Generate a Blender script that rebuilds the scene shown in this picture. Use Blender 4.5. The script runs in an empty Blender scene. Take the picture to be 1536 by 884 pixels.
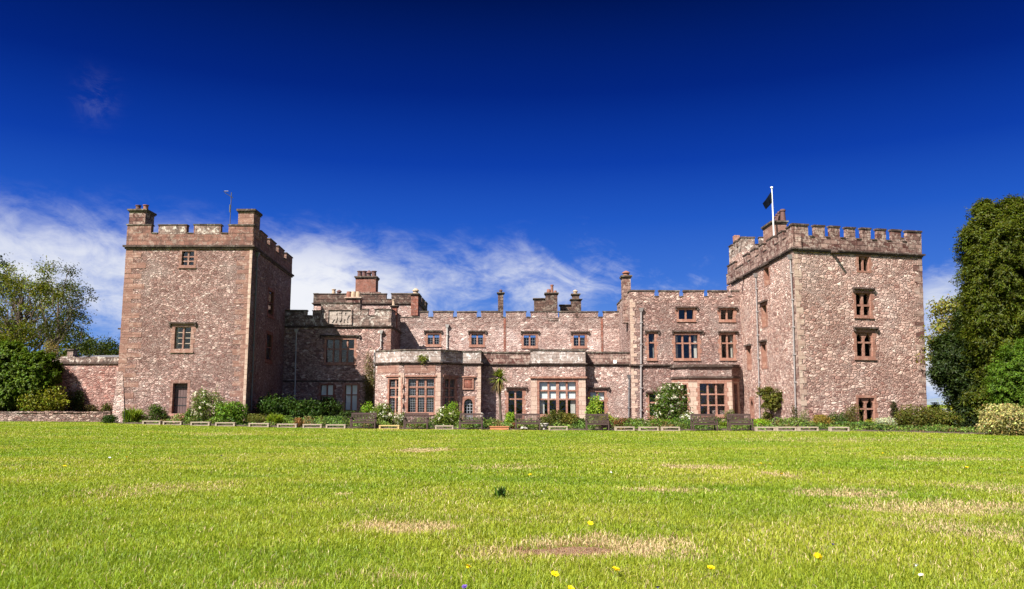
import bpy, math, random
import numpy as np
from mathutils import Vector

R = math.radians
random.seed(7)
RNG = np.random.default_rng(11)
scene = bpy.context.scene
COL = scene.collection

# ------------------------------------------------------------------ camera
FPX, CX, CY = 1195.0, 768.0, 442.0          # photograph: 1536 x 884
CAM = np.array([0.0, 0.0, 1.35])
PITCH = math.atan(165.0 / FPX)
cam_data = bpy.data.cameras.new("camera")
cam = bpy.data.objects.new("camera", cam_data)
COL.objects.link(cam)
cam.location = CAM
cam.rotation_euler = (math.pi / 2 + PITCH, 0, 0)
cam_data.sensor_fit = 'HORIZONTAL'
cam_data.sensor_width = 36.0
cam_data.lens = 36.0 * FPX / 1536.0
cam_data.clip_start = 0.05
cam_data.clip_end = 20000
scene.camera = cam

# ------------------------------------------------------------------ light
SUN_TRAVEL = Vector((0.62, 0.70, -1.0)).normalized()
to_sun = -SUN_TRAVEL
SUN_EL = math.asin(to_sun.z)
SUN_AZ = math.atan2(to_sun.x, to_sun.y)      # clockwise from +Y
sd = bpy.data.lights.new("sun", 'SUN')
sd.energy = 4.6
sd.angle = R(0.5)
sd.color = (1.0, 0.955, 0.88)
sun = bpy.data.objects.new("sun", sd)
COL.objects.link(sun)
sun.location = (-30, -30, 60)
sun.rotation_euler = SUN_TRAVEL.to_track_quat('-Z', 'Y').to_euler()

scene.view_settings.view_transform = 'Standard'
scene.view_settings.look = 'None'
scene.view_settings.exposure = 1.5
scene.view_settings.gamma = 1.0
scene.view_settings.use_curve_mapping = False
scene.cycles.max_bounces = 6
scene.cycles.diffuse_bounces = 3
scene.cycles.glossy_bounces = 2
scene.cycles.transmission_bounces = 3
scene.cycles.transparent_max_bounces = 6
scene.cycles.use_denoising = True
scene.cycles.caustics_reflective = False
scene.cycles.caustics_refractive = False


def srgb(r, g, b):
    def f(c):
        c /= 255.0
        return c / 12.92 if c <= 0.04045 else ((c + 0.055) / 1.055) ** 2.4
    return (f(r), f(g), f(b), 1.0)


class NT:
    """small helper for writing node trees as expressions"""
    def __init__(self, tree):
        self.t = tree
        self.n = tree.nodes
        self.l = tree.links

    def node(self, kind, **props):
        nd = self.n.new(kind)
        for k, v in props.items():
            setattr(nd, k, v)
        return nd

    def put(self, sock, val):
        if hasattr(val, 'is_output'):
            self.l.new(val, sock)
        elif val is not None:
            sock.default_value = val

    def m(self, op, a, b=None, c=None, clamp=False):
        nd = self.node('ShaderNodeMath', operation=op, use_clamp=clamp)
        self.put(nd.inputs[0], a)
        if b is not None:
            self.put(nd.inputs[1], b)
        if c is not None:
            self.put(nd.inputs[2], c)
        return nd.outputs[0]

    def vm(self, op, a, b=None):
        nd = self.node('ShaderNodeVectorMath', operation=op)
        self.put(nd.inputs[0], a)
        if b is not None:
            self.put(nd.inputs[1], b)
        return nd.outputs['Value'] if op in ('DOT_PRODUCT', 'LENGTH') else nd.outputs['Vector']

    def mix(self, fac, a, b, blend='MIX'):
        nd = self.node('ShaderNodeMix', data_type='RGBA', blend_type=blend)
        self.put(nd.inputs[0], fac)
        self.put(nd.inputs[6], a)
        self.put(nd.inputs[7], b)
        return nd.outputs[2]

    def smooth(self, x, lo, hi, to0=0.0, to1=1.0):
        nd = self.node('ShaderNodeMapRange', interpolation_type='SMOOTHSTEP')
        self.put(nd.inputs[0], x)
        nd.inputs[1].default_value = lo
        nd.inputs[2].default_value = hi
        nd.inputs[3].default_value = to0
        nd.inputs[4].default_value = to1
        return nd.outputs[0]

    def ramp(self, x, stops, interp='LINEAR'):
        nd = self.node('ShaderNodeValToRGB')
        cr = nd.color_ramp
        cr.interpolation = interp
        while len(cr.elements) < len(stops):
            cr.elements.new(0.5)
        for e, (p, c) in zip(cr.elements, stops):
            e.position = p
        for e, (p, c) in zip(cr.elements, stops):
            e.color = c if len(c) == 4 else (*c, 1)
        self.put(nd.inputs[0], x)
        return nd.outputs[0]

    def noise(self, vec, scale, detail=3.0, rough=0.55, dist=0.0, out=0):
        nd = self.node('ShaderNodeTexNoise')
        self.put(nd.inputs['Vector'], vec)
        nd.inputs['Scale'].default_value = scale
        nd.inputs['Detail'].default_value = detail
        nd.inputs['Roughness'].default_value = rough
        nd.inputs['Distortion'].default_value = dist
        return nd.outputs[out]

    def sep(self, v):
        nd = self.node('ShaderNodeSeparateXYZ')
        self.put(nd.inputs[0], v)
        return nd.outputs

    def comb(self, x, y, z):
        nd = self.node('ShaderNodeCombineXYZ')
        for s, v in zip(nd.inputs, (x, y, z)):
            self.put(s, v)
        return nd.outputs[0]


# ------------------------------------------------------------------ sky
world = bpy.data.worlds.new("World")
scene.world = world
world.use_nodes = True
wt = NT(world.node_tree)
wt.n.clear()
sky = wt.node('ShaderNodeTexSky', sky_type='NISHITA')
sky.sun_disc = False
sky.sun_elevation = SUN_EL
sky.sun_rotation = SUN_AZ
sky.altitude = 50
SKY_STRENGTH = 0.06
tc = wt.node('ShaderNodeTexCoord')
D = tc.outputs['Generated']
dx, dy, dz = wt.sep(D)
hyp = wt.m('SQRT', wt.m('ADD', wt.m('MULTIPLY', dx, dx), wt.m('MULTIPLY', dy, dy)))
el = wt.m('ARCTAN2', dz, hyp)                       # radians above the horizon
az = wt.m('ARCTAN2', dx, dy)                        # 0 = +Y
eld = wt.m('DIVIDE', el, R(36.0), clamp=True)
# the deep polarised blue away from the sun (values are divided by the exposure gain)
G = 2 ** scene.view_settings.exposure
def sk(r, g, b):
    c = srgb(r, g, b)
    return (c[0] / G, c[1] / G, c[2] / G, 1)
deep = wt.ramp(eld, [(0.0, sk(150, 184, 236)), (5 / 36, sk(100, 148, 226)), (9 / 36, sk(62, 116, 214)), (13 / 36, sk(34, 90, 198)),
                     (17 / 36, sk(14, 62, 170)), (22 / 36, sk(3, 38, 130)), (28 / 36, sk(0, 22, 86)), (1.0, sk(0, 15, 66))])
# cirrus: a stretched, warped noise in the direction of view
px_ = wt.m('MULTIPLY', az, 1.0)
cv = wt.comb(wt.m('ADD', wt.m('MULTIPLY', az, 4.2), wt.m('MULTIPLY', el, -2.5)), wt.m('ADD', wt.m('MULTIPLY', el, 8.5), wt.m('MULTIPLY', az, 2.0)), dz)
n1 = wt.noise(cv, 1.7, 9.0, 0.62, 0.9)
n2 = wt.noise(cv, 0.55, 3.0, 0.5, 0.3)
n3 = wt.noise(wt.vm('ADD', cv, (7.3, 2.1, 4.0)), 5.0, 8.0, 0.66, 0.5)
def gauss(a0, e0, sa, se):
    a = wt.m('DIVIDE', wt.m('SUBTRACT', az, a0), sa)
    e = wt.m('DIVIDE', wt.m('SUBTRACT', el, e0), se)
    q = wt.m('ADD', wt.m('MULTIPLY', a, a), wt.m('MULTIPLY', e, e))
    return wt.m('EXPONENT', wt.m('MULTIPLY', q, -1.0))
bias = None
for a0, e0, sa, se, w in ((R(-33), R(8.5), R(14), R(5.0), 0.70), (R(-15), R(7.5), R(8), R(4.5), 0.55), (R(-4), R(9.0), R(11), R(5.0), 0.42),
                          (R(5), R(8.5), R(6), R(3.0), 0.30), (R(29), R(4), R(8), R(5.0), 0.75), (R(14), R(6), R(6), R(3.5), 0.15),
                          (R(70), R(10), R(30), R(12), 0.5), (R(-80), R(12), R(30), R(12), 0.5)):
    g_ = wt.m('MULTIPLY', gauss(a0, e0, sa, se), w)
    bias = g_ if bias is None else wt.m('ADD', bias, g_)
dens = wt.m('ADD', wt.m('ADD', wt.m('MULTIPLY', n1, 0.9), wt.m('MULTIPLY', n2, 0.5)), wt.m('ADD', wt.m('MULTIPLY', n3, 0.62), bias))
cloud = wt.m('MULTIPLY', wt.smooth(dens, 1.26, 1.86), wt.smooth(el, R(14.5), R(8.5)))
wisp = wt.m('MULTIPLY', wt.m('MULTIPLY', gauss(R(-28.6), R(19.3), R(1.0), R(1.2)), wt.smooth(n3, 0.40, 0.8)), 0.14)
cloud = wt.m('ADD', cloud, wisp, clamp=True)
ccol = wt.mix(wt.smooth(n2, 0.35, 0.62), sk(220, 226, 240), sk(248, 249, 252))
graded = wt.mix(wt.m('MULTIPLY', cloud, 0.93), deep, ccol)
# towards the sun and overhead the plain daylight sky; away from it the deep blue
sdot = wt.vm('DOT_PRODUCT', D, tuple(to_sun))
away = wt.smooth(sdot, 0.80, 0.45)
plain = wt.vm('MULTIPLY', sky.outputs[0], (SKY_STRENGTH,) * 3)
final = wt.mix(away, plain, graded)
bg = wt.node('ShaderNodeBackground')
bg.inputs['Strength'].default_value = 1.0
wt.l.new(final, bg.inputs['Color'])
wo = wt.node('ShaderNodeOutputWorld')
wt.l.new(bg.outputs[0], wo.inputs[0])


# ------------------------------------------------------------------ picture <-> place
def ray(u, v):
    a, b = (u - CX) / FPX, (CY - v) / FPX
    c, s = math.cos(PITCH), math.sin(PITCH)
    return np.array([a, c - b * s, s + b * c])


def at(u, v, Y):
    d = ray(u, v)
    return CAM + d * (Y / d[1])


EDGE_PX = [(-400, 630, 54.5), (0, 633, 53.8), (165, 634, 53.2), (176, 636, 47.6), (300, 639, 46.8), (430, 642, 46.2), (560, 644, 45.5), (700, 645, 45.0),
           (830, 646, 44.4), (980, 647, 43.6), (1130, 647, 42.6), (1260, 647, 41.6), (1360, 649, 40.4), (1460, 652, 39.0), (1536, 653, 38.2), (1900, 656, 36.0)]
_e = np.array([[*at(*q)] for q in EDGE_PX])
EX, EY, EZ = _e[:, 0], _e[:, 1], _e[:, 2]


def y_edge(x):
    return np.interp(x, EX, EY)


def sstep(x, a, b):
    t = np.clip((x - a) / (b - a), 0, 1)
    return t * t * (3 - 2 * t)


def terrain(x, y):
    x = np.asarray(x, float)
    y = np.asarray(y, float)
    ze = np.interp(x, EX, EZ)
    near = 0.36 + 0.012 * np.sin(x * 1.3 + 0.7) * np.sin(y * 0.9) + 0.01 * np.sin(x * 0.5 + y * 0.33)
    z = near + (ze - near) * sstep(y, 5, 33)
    z = z + 0.14 * sstep(y, y_edge(x) + 0.5, y_edge(x) + 4.0)
    far = sstep(np.maximum(y, np.abs(x) * 0.8), 75, 200)
    return z * (1 - far) + far * -1.0


def ground_hit(u, v):
    d = ray(u, v)
    lo, hi = 1.5, 70.0
    for _ in range(50):
        mid = 0.5 * (lo + hi)
        p = CAM + d * (mid / d[1])
        if p[2] > terrain(p[0], p[1]):
            lo = mid
        else:
            hi = mid
    return CAM + d * (lo / d[1])


# ------------------------------------------------------------------ object helpers
ORG = {}


def tag(o, label=None, cat=None, group=None, kind=None):
    if label:
        o['label'] = label
    if cat:
        o['category'] = cat
    if group:
        o['group'] = group
    if kind:
        o['kind'] = kind
    return o


def thing(name, label, cat, loc, group=None):
    o = bpy.data.objects.new(name, None)
    o.empty_display_size = 0.3
    COL.objects.link(o)
    o.location = loc
    ORG[o.name] = np.array(loc, float)
    return tag(o, label, cat, group)


def link_mesh(name, me, mat, parent=None, org=None):
    o = bpy.data.objects.new(name, me)
    COL.objects.link(o)
    if mat is not None:
        me.materials.append(mat)
    if parent is not None:
        o.parent = parent
        ORG[o.name] = ORG[parent.name]
    else:
        o.location = org
        ORG[o.name] = np.array(org, float)
    return o


def np_mesh(name, verts, quads=None, tris=None, smooth=False, color=None):
    me = bpy.data.meshes.new(name)
    verts = np.asarray(verts, np.float32)
    nq = 0 if quads is None else len(quads)
    nt = 0 if tris is None else len(tris)
    me.vertices.add(len(verts))
    me.vertices.foreach_set('co', verts.ravel())
    loops = []
    if nq:
        loops.append(np.asarray(quads, np.int32).ravel())
    if nt:
        loops.append(np.asarray(tris, np.int32).ravel())
    loops = np.concatenate(loops)
    me.loops.add(len(loops))
    me.loops.foreach_set('vertex_index', loops)
    me.polygons.add(nq + nt)
    st = np.concatenate([np.arange(nq) * 4, nq * 4 + np.arange(nt) * 3]).astype(np.int32)
    me.polygons.foreach_set('loop_start', st)
    if smooth:
        me.polygons.foreach_set('use_smooth', np.ones(nq + nt, bool))
    if color is not None:
        ca = me.color_attributes.new('tint', 'FLOAT_COLOR', 'POINT')
        c4 = np.ones((len(verts), 4), np.float32)
        c4[:, :3] = color
        ca.data.foreach_set('color', c4.ravel())
    me.update(calc_edges=True)
    me.validate()
    return me


class MB:
    """collects polygons in world space, then links them as ONE mesh object"""
    def __init__(self):
        self.v, self.f = [], []

    def poly(self, pts):
        i = len(self.v)
        self.v += [tuple(map(float, p)) for p in pts]
        self.f.append(tuple(range(i, i + len(pts))))

    def hexa(self, p):
        """p: 8 points, 0-3 bottom ring, 4-7 top ring"""
        i = len(self.v)
        self.v += [tuple(map(float, q)) for q in p]
        for f in ((3, 2, 1, 0), (4, 5, 6, 7), (0, 1, 5, 4), (1, 2, 6, 5), (2, 3, 7, 6), (3, 0, 4, 7)):
            self.f.append(tuple(i + k for k in f))

    def box(self, x0, x1, y0, y1, z0, z1):
        self.hexa([(x0, y0, z0), (x1, y0, z0), (x1, y1, z0), (x0, y1, z0), (x0, y0, z1), (x1, y0, z1), (x1, y1, z1), (x0, y1, z1)])

    def tube(self, pts, rad, n=8, cap=True):
        pts = [np.array(p, float) for p in pts]
        if np.isscalar(rad):
            rad = [rad] * len(pts)
        rings = []
        for k, p in enumerate(pts):
            a = pts[max(k - 1, 0)]
            b = pts[min(k + 1, len(pts) - 1)]
            d = (b - a) / (np.linalg.norm(b - a) + 1e-9)
            h = np.array([0, 0, 1.0]) if abs(d[2]) < 0.9 else np.array([1.0, 0, 0])
            e1 = np.cross(d, h)
            e1 /= np.linalg.norm(e1)
            e2 = np.cross(d, e1)
            i = len(self.v)
            for q in range(n):
                t = 2 * math.pi * q / n
                self.v.append(tuple(p + rad[k] * (math.cos(t) * e1 + math.sin(t) * e2)))
            rings.append(i)
        for a, b in zip(rings, rings[1:]):
            for q in range(n):
                self.f.append((a + q, b + q, b + (q + 1) % n, a + (q + 1) % n))
        if cap:
            self.f.append(tuple(rings[0] + q for q in range(n)))
            self.f.append(tuple(rings[-1] + q for q in reversed(range(n))))

    def lathe(self, c, prof, n=14):
        """prof: list of (radius, z) above c"""
        rings = []
        for r, z in prof:
            i = len(self.v)
            for q in range(n):
                t = 2 * math.pi * q / n
                self.v.append((c[0] + r * math.cos(t), c[1] + r * math.sin(t), c[2] + z))
            rings.append(i)
        for a, b in zip(rings, rings[1:]):
            for q in range(n):
                self.f.append((a + q, a + (q + 1) % n, b + (q + 1) % n, b + q))
        self.f.append(tuple(rings[0] + q for q in reversed(range(n))))
        self.f.append(tuple(rings[-1] + q for q in range(n)))

    def build(self, name, mat, parent=None, org=None, smooth=False):
        me = bpy.data.meshes.new(name)
        o_ = ORG[parent.name] if parent is not None else np.array(org if org is not None else (0, 0, 0), float)
        V = np.array(self.v, float)
        wear = {'parapet': 0.014, 'coping_trim': 0.017, 'quoin_trim': 0.010, 'string_course': 0.006, 'turret_parapet': 0.014, 'cap': 0.010, 'chimney': 0.010}.get(name, 0)
        if wear:      # worn edges: every corner of a stone a little off its line
            V = V + np.random.default_rng(len(V) * 7 + 3).uniform(-wear, wear, V.shape)
        me.from_pydata((V - o_).tolist(), [], self.f)
        # UV in metres: along the wall and up
        uvl = me.uv_layers.new(name='UVMap')
        uv = np.zeros((len(me.loops), 2), np.float32)
        for p in me.polygons:
            n = p.normal
            idx = list(p.loop_indices)
            P = V[[me.loops[k].vertex_index for k in idx]]
            if abs(n.z) > 0.72:
                uv[idx, 0] = P[:, 0]
                uv[idx, 1] = P[:, 1]
            else:
                h = math.hypot(n.x, n.y)
                tx, ty = -n.y / h, n.x / h
                off = round(tx * 3.7 + ty * 9.1, 2)
                uv[idx, 0] = P[:, 0] * tx + P[:, 1] * ty + off
                uv[idx, 1] = P[:, 2]
        uvl.data.foreach_set('uv', uv.ravel())
        if smooth:
            me.polygons.foreach_set('use_smooth', np.ones(len(me.polygons), bool))
        me.update()
        return link_mesh(name, me, mat, parent, o_)


def copy_tree(o, parent=None):
    c = o.copy()
    COL.objects.link(c)
    c.parent = parent
    for ch in list(o.children):
        copy_tree(ch, c)
    return c


# ------------------------------------------------------------------ materials
def new_mat(name):
    m = bpy.data.materials.new(name)
    m.use_nodes = True
    t = NT(m.node_tree)
    t.n.clear()
    out = t.node('ShaderNodeOutputMaterial')
    return m, t, out


def principled(t, out, color, rough=0.9, normal=None, spec=0.25, metal=0.0):
    b = t.node('ShaderNodeBsdfPrincipled')
    t.put(b.inputs['Base Color'], color)
    t.put(b.inputs['Roughness'], rough)
    b.inputs['Metallic'].default_value = metal
    b.inputs['Specular IOR Level'].default_value = spec
    if normal is not None:
        t.l.new(normal, b.inputs['Normal'])
    t.l.new(b.outputs[0], out.inputs['Surface'])
    return b


def bump(t, h, dist, strength=1.0):
    b = t.node('ShaderNodeBump')
    b.inputs['Strength'].default_value = strength
    b.inputs['Distance'].default_value = dist
    t.l.new(h, b.inputs['Height'])
    return b.outputs[0]


def vor(t, vec, scale, feature, rnd=0.95):
    nd = t.node('ShaderNodeTexVoronoi', feature=feature, voronoi_dimensions='2D')
    t.put(nd.inputs['Vector'], vec)
    nd.inputs['Scale'].default_value = scale
    nd.inputs['Randomness'].default_value = rnd
    return nd


def rubble(name, scale, palette, mortar, squash=1.5, split=0.5, bump_d=0.05, stain=(0.10, 0.055, 0.05), stain_amt=0.35, pale=(0.62, 0.55, 0.5), pale_amt=0.25, k=1.0, grey_amt=0.5):
    palette = [(p_, tuple(x * k * w_ for x, w_ in zip(c_, (1.05, 0.96, 0.93)))) for p_, c_ in palette]
    mortar, pale = tuple(x * k for x in mortar), tuple(x * k for x in pale)
    m, t, out = new_mat(name)
    uv = t.node('ShaderNodeUVMap').outputs[0]
    wob = t.vm('SUBTRACT', t.noise(uv, 2.2, 2.0, 0.5, out=1), (0.5, 0.5, 0.5))
    p = t.vm('ADD', uv, t.vm('MULTIPLY', wob, (0.16, 0.10, 0)))
    wob2 = t.vm('SUBTRACT', t.noise(uv, 11.0, 2.0, 0.6, out=1), (0.5, 0.5, 0.5))
    p = t.vm('ADD', p, t.vm('MULTIPLY', wob2, (0.05, 0.05, 0)))
    p = t.vm('MULTIPLY', p, (1.0, squash, 1.0))
    big = vor(t, p, scale, 'F1')
    bige = vor(t, p, scale, 'DISTANCE_TO_EDGE')
    sml = vor(t, p, scale * 2.1, 'F1')
    smle = vor(t, p, scale * 2.1, 'DISTANCE_TO_EDGE')
    cb = t.sep(big.outputs['Color'])
    cs = t.sep(sml.outputs['Color'])
    zone = t.noise(t.vm('ADD', uv, (31, 17, 0)), 0.55, 3.0, 0.6)
    issm = t.m('LESS_THAN', cb[1], t.smooth(zone, 0.36, 0.64, max(split - 0.4, 0.05), min(split + 0.3, 0.98)))
    val = t.m('ADD', t.m('MULTIPLY', cs[0], issm), t.m('MULTIPLY', cb[0], t.m('SUBTRACT', 1.0, issm)))
    eb = t.m('DIVIDE', bige.outputs['Distance'], 1.0)
    es = t.m('MULTIPLY', smle.outputs['Distance'], 0.6)
    e = t.m('MINIMUM', eb, t.m('ADD', es, t.m('MULTIPLY', t.m('SUBTRACT', 1.0, issm), 9.0)))
    grit = t.noise(uv, 26.0, 4.0, 0.7)
    mid = t.noise(uv, 5.0, 4.0, 0.6)
    e2 = t.m('ADD', e, t.m('MULTIPLY', t.m('SUBTRACT', grit, 0.5), 0.05))
    mask = t.smooth(e2, 0.0, 0.06)
    col = t.ramp(val, palette)
    bw = t.node('ShaderNodeRGBToBW')
    t.put(bw.inputs[0], col)
    grey = t.mix(1.0, t.comb(bw.outputs[0], bw.outputs[0], bw.outputs[0]), (1.06, 0.99, 0.90, 1), 'MULTIPLY')
    hue = t.m('ADD', t.m('MULTIPLY', cb[2], issm if False else 0.55), t.m('MULTIPLY', cs[2], 0.35))
    col = t.mix(t.m('MULTIPLY', hue, grey_amt), col, grey)
    tone = t.noise(t.vm('ADD', uv, (3, 41, 0)), 0.28, 4.0, 0.65, 0.3)
    col = t.mix(1.0, col, t.ramp(tone, [(0.3, (0.74, 0.68, 0.66)), (0.5, (1.0, 1.0, 1.0)), (0.7, (1.16, 1.18, 1.18))]), 'MULTIPLY')
    col = t.mix(1.0, col, t.ramp(grit, [(0.25, (0.60, 0.57, 0.56)), (0.75, (1.32, 1.32, 1.32))]), 'MULTIPLY')
    col = t.mix(mask, mortar + ((1,) if len(mortar) == 3 else ()), col)
    # weather: dark runs and pale lime patches
    big_n = t.noise(uv, 0.45, 5.0, 0.62, 0.4)
    run = t.noise(t.vm('MULTIPLY', uv, (2.2, 0.25, 1)), 1.0, 4.0, 0.6)
    st = t.m('MULTIPLY', t.smooth(t.m('ADD', t.m('MULTIPLY', run, 0.5), t.m('MULTIPLY', mid, 0.5)), 0.52, 0.72), stain_amt)
    col = t.mix(st, col, (*stain, 1))
    col = t.mix(t.m('MULTIPLY', t.smooth(t.m('ADD', t.m('MULTIPLY', big_n, 0.7), t.m('MULTIPLY', grit, 0.3)), 0.50, 0.68), pale_amt), col, (*pale, 1))
    spot = t.noise(t.vm('ADD', uv, (9, 3, 0)), 6.5, 4.0, 0.7, 0.8)
    spread = t.smooth(t.noise(t.vm('MULTIPLY', uv, (0.8, 0.35, 1)), 0.7, 3.0, 0.6), 0.42, 0.66)
    col = t.mix(t.m('MULTIPLY', t.m('MULTIPLY', t.smooth(spot, 0.53, 0.62), spread), 0.42), col, (0.075, 0.055, 0.048, 1))
    h = t.m('ADD', t.m('MULTIPLY', t.smooth(e, 0.0, 0.2), 1.0), t.m('ADD', t.m('MULTIPLY', grit, 0.55), t.m('MULTIPLY', t.m('SUBTRACT', val, 0.5), 0.5)))
    principled(t, out, col, 0.92, bump(t, h, bump_d, 1.0), 0.15)
    return m


def ashlar(name, base, var, row=0.30, length=0.62, mortar=(0.2, 0.15, 0.12), lichen=0.0, lichen_col=(0.6, 0.57, 0.5), dark=0.0, dark_col=(0.05, 0.035, 0.03), bump_d=0.02, joint=0.012):
    m, t, out = new_mat(name)
    uv = t.node('ShaderNodeUVMap').outputs[0]
    wob = t.vm('SUBTRACT', t.noise(uv, 4.0, 2.0, 0.5, out=1), (0.5, 0.5, 0.5))
    p = t.vm('ADD', uv, t.vm('MULTIPLY', wob, (0.02, 0.02, 0)))
    br = t.node('ShaderNodeTexBrick')
    t.put(br.inputs['Vector'], p)
    br.inputs['Color1'].default_value = (*base, 1)
    br.inputs['Color2'].default_value = (*var, 1)
    br.inputs['Mortar'].default_value = (*mortar, 1)
    br.inputs['Scale'].default_value = 1.0
    br.inputs['Mortar Size'].default_value = joint
    br.inputs['Mortar Smooth'].default_value = 0.4
    br.inputs['Brick Width'].default_value = length
    br.inputs['Row Height'].default_value = row
    grit = t.noise(uv, 22.0, 5.0, 0.68)
    mid = t.noise(uv, 2.4, 5.0, 0.65, 0.5)
    col = t.mix(1.0, br.outputs['Color'], t.ramp(grit, [(0.25, (0.6, 0.58, 0.57)), (0.75, (1.35, 1.33, 1.32))]), 'MULTIPLY')
    if dark:
        dn = t.noise(t.vm('ADD', uv, (13, 5, 0)), 1.6, 5.0, 0.68, 0.6)
        col = t.mix(t.m('MULTIPLY', t.smooth(dn, 0.46, 0.60), dark), col, (*dark_col, 1))
    if lichen:
        ln = t.m('ADD', t.m('MULTIPLY', mid, 0.6), t.m('MULTIPLY', t.noise(uv, 9.0, 4.0, 0.65), 0.4))
        col = t.mix(t.m('MULTIPLY', t.smooth(ln, 0.50, 0.60), lichen), col, (*lichen_col, 1))
    h = t.m('ADD', t.m('MULTIPLY', br.outputs['Fac'], -0.8), t.m('MULTIPLY', grit, 0.7))
    principled(t, out, col, 0.9, bump(t, h, bump_d, 1.0), 0.15)
    return m


def plain(name, color, rough=0.7, var=0.25, nscale=9.0, bump_d=0.0, spec=0.3, metal=0.0, stretch=(1, 1, 1)):
    m, t, out = new_mat(name)
    tc_ = t.node('ShaderNodeTexCoord').outputs['Object']
    v = t.vm('MULTIPLY', tc_, stretch)
    n = t.noise(v, nscale, 4.0, 0.6)
    col = t.mix(1.0, (*color, 1), t.ramp(n, [(0.2, (1 - var,) * 3), (0.8, (1 + var,) * 3)]), 'MULTIPLY')
    nrm = bump(t, n, bump_d) if bump_d else None
    principled(t, out, col, rough, nrm, spec, metal)
    return m


def leafy(name, trans=0.35, gloss=0.12):
    """leaf colour comes from the per-leaf tint of the mesh"""
    m, t, out = new_mat(name)
    a = t.node('ShaderNodeVertexColor', layer_name='tint').outputs[0]
    d = t.node('ShaderNodeBsdfDiffuse')
    t.l.new(a, d.inputs[0])
    tr = t.node('ShaderNodeBsdfTranslucent')
    t.l.new(t.mix(1.0, a, (1.25, 1.3, 0.55, 1), 'MULTIPLY'), tr.inputs[0])
    mx = t.node('ShaderNodeMixShader')
    mx.inputs[0].default_value = trans
    t.l.new(d.outputs[0], mx.inputs[1])
    t.l.new(tr.outputs[0], mx.inputs[2])
    last = mx.outputs[0]
    if gloss:
        g = t.node('ShaderNodeBsdfGlossy')
        g.inputs['Roughness'].default_value = 0.45
        g.inputs['Color'].default_value = (0.5, 0.55, 0.5, 1)
        m2 = t.node('ShaderNodeMixShader')
        m2.inputs[0].default_value = gloss * 0.5
        t.l.new(last, m2.inputs[1])
        t.l.new(g.outputs[0], m2.inputs[2])
        last = m2.outputs[0]
    t.l.new(last, out.inputs['Surface'])
    return m


M = {}
pink = [(0.0, (0.20, 0.105, 0.09)), (0.18, (0.31, 0.175, 0.15)), (0.4, (0.39, 0.24, 0.21)), (0.62, (0.45, 0.30, 0.265)), (0.88, (0.52, 0.375, 0.33)), (1.0, (0.66, 0.53, 0.47))]
pink_pale = [(0.0, (0.20, 0.11, 0.095)), (0.2, (0.36, 0.22, 0.19)), (0.5, (0.48, 0.33, 0.29)), (0.8, (0.56, 0.42, 0.37)), (1.0, (0.70, 0.58, 0.52))]
warm = [(0.0, (0.22, 0.115, 0.095)), (0.2, (0.34, 0.20, 0.165)), (0.45, (0.44, 0.29, 0.24)), (0.7, (0.50, 0.35, 0.295)), (0.90, (0.56, 0.41, 0.35)), (1.0, (0.70, 0.56, 0.47))]
brown = [(0.0, (0.15, 0.085, 0.072)), (0.25, (0.25, 0.145, 0.125)), (0.55, (0.34, 0.215, 0.185)), (0.8, (0.44, 0.30, 0.26)), (1.0, (0.62, 0.50, 0.43))]
red = [(0.0, (0.14, 0.055, 0.045)), (0.3, (0.30, 0.135, 0.11)), (0.6, (0.42, 0.22, 0.18)), (1.0, (0.58, 0.40, 0.34))]
M['rubble_left'] = rubble('left_tower_rubble', 5.0, pink, (0.24, 0.135, 0.115), 1.8, 0.6, 0.045, k=0.80, pale_amt=0.3)
M['rubble_right'] = rubble('right_tower_rubble', 3.6, warm, (0.24, 0.145, 0.12), 1.7, 0.6, 0.045, k=1.02, stain_amt=0.4)
M['rubble_range'] = rubble('range_rubble', 3.4, pink_pale, (0.36, 0.255, 0.225), 1.9, 0.75, 0.03, pale=(0.66, 0.54, 0.50), pale_amt=0.55, k=0.90)
M['rubble_wing'] = rubble('wing_rubble', 3.8, brown, (0.22, 0.135, 0.115), 1.7, 0.65, 0.04, k=1.05)
M['rubble_front'] = rubble('garden_front_rubble', 4.8, pink_pale, (0.29, 0.195, 0.165), 1.6, 0.7, 0.035, pale_amt=0.4, k=0.88)
M['rubble_block'] = rubble('right_block_rubble', 4.6, pink, (0.25, 0.155, 0.135), 1.6, 0.6, 0.045, pale_amt=0.35, k=0.76, stain_amt=0.5)
M['rubble_garden'] = rubble('garden_wall_rubble', 3.8, red, (0.30, 0.175, 0.15), 1.7, 0.6, 0.04, pale_amt=0.55, k=0.9)
M['rubble_low'] = rubble('low_wall_rubble', 4.0, brown, (0.10, 0.07, 0.06), 2.0, 0.3, 0.06, pale_amt=0.4, k=0.8)
M['range_parapet'] = rubble('range_parapet_rubble', 3.4, pink_pale, (0.30, 0.2, 0.175), 1.9, 0.75, 0.03, stain=(0.07, 0.045, 0.038), stain_amt=0.75, pale_amt=0.25, k=0.68)
M['block_parapet'] = rubble('block_parapet_rubble', 3.8, brown, (0.2, 0.12, 0.1), 1.6, 0.6, 0.04, stain=(0.06, 0.04, 0.034), stain_amt=0.75, pale_amt=0.25)
M['red'] = ashlar('red_sandstone', (0.29, 0.15, 0.11), (0.23, 0.11, 0.08), 0.28, 0.5, (0.24, 0.12, 0.09), lichen=0.3, lichen_col=(0.5, 0.36, 0.28))
M['red_dark'] = ashlar('dark_red_sandstone', (0.25, 0.095, 0.065), (0.19, 0.07, 0.05), 0.28, 0.5, (0.12, 0.06, 0.05), lichen=0.15, dark=0.3)
M['quoin'] = ashlar('quoin_sandstone', (0.25, 0.14, 0.108), (0.185, 0.098, 0.078), 0.30, 0.9, (0.16, 0.09, 0.07), lichen=0.35, lichen_col=(0.52, 0.40, 0.33))
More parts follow.
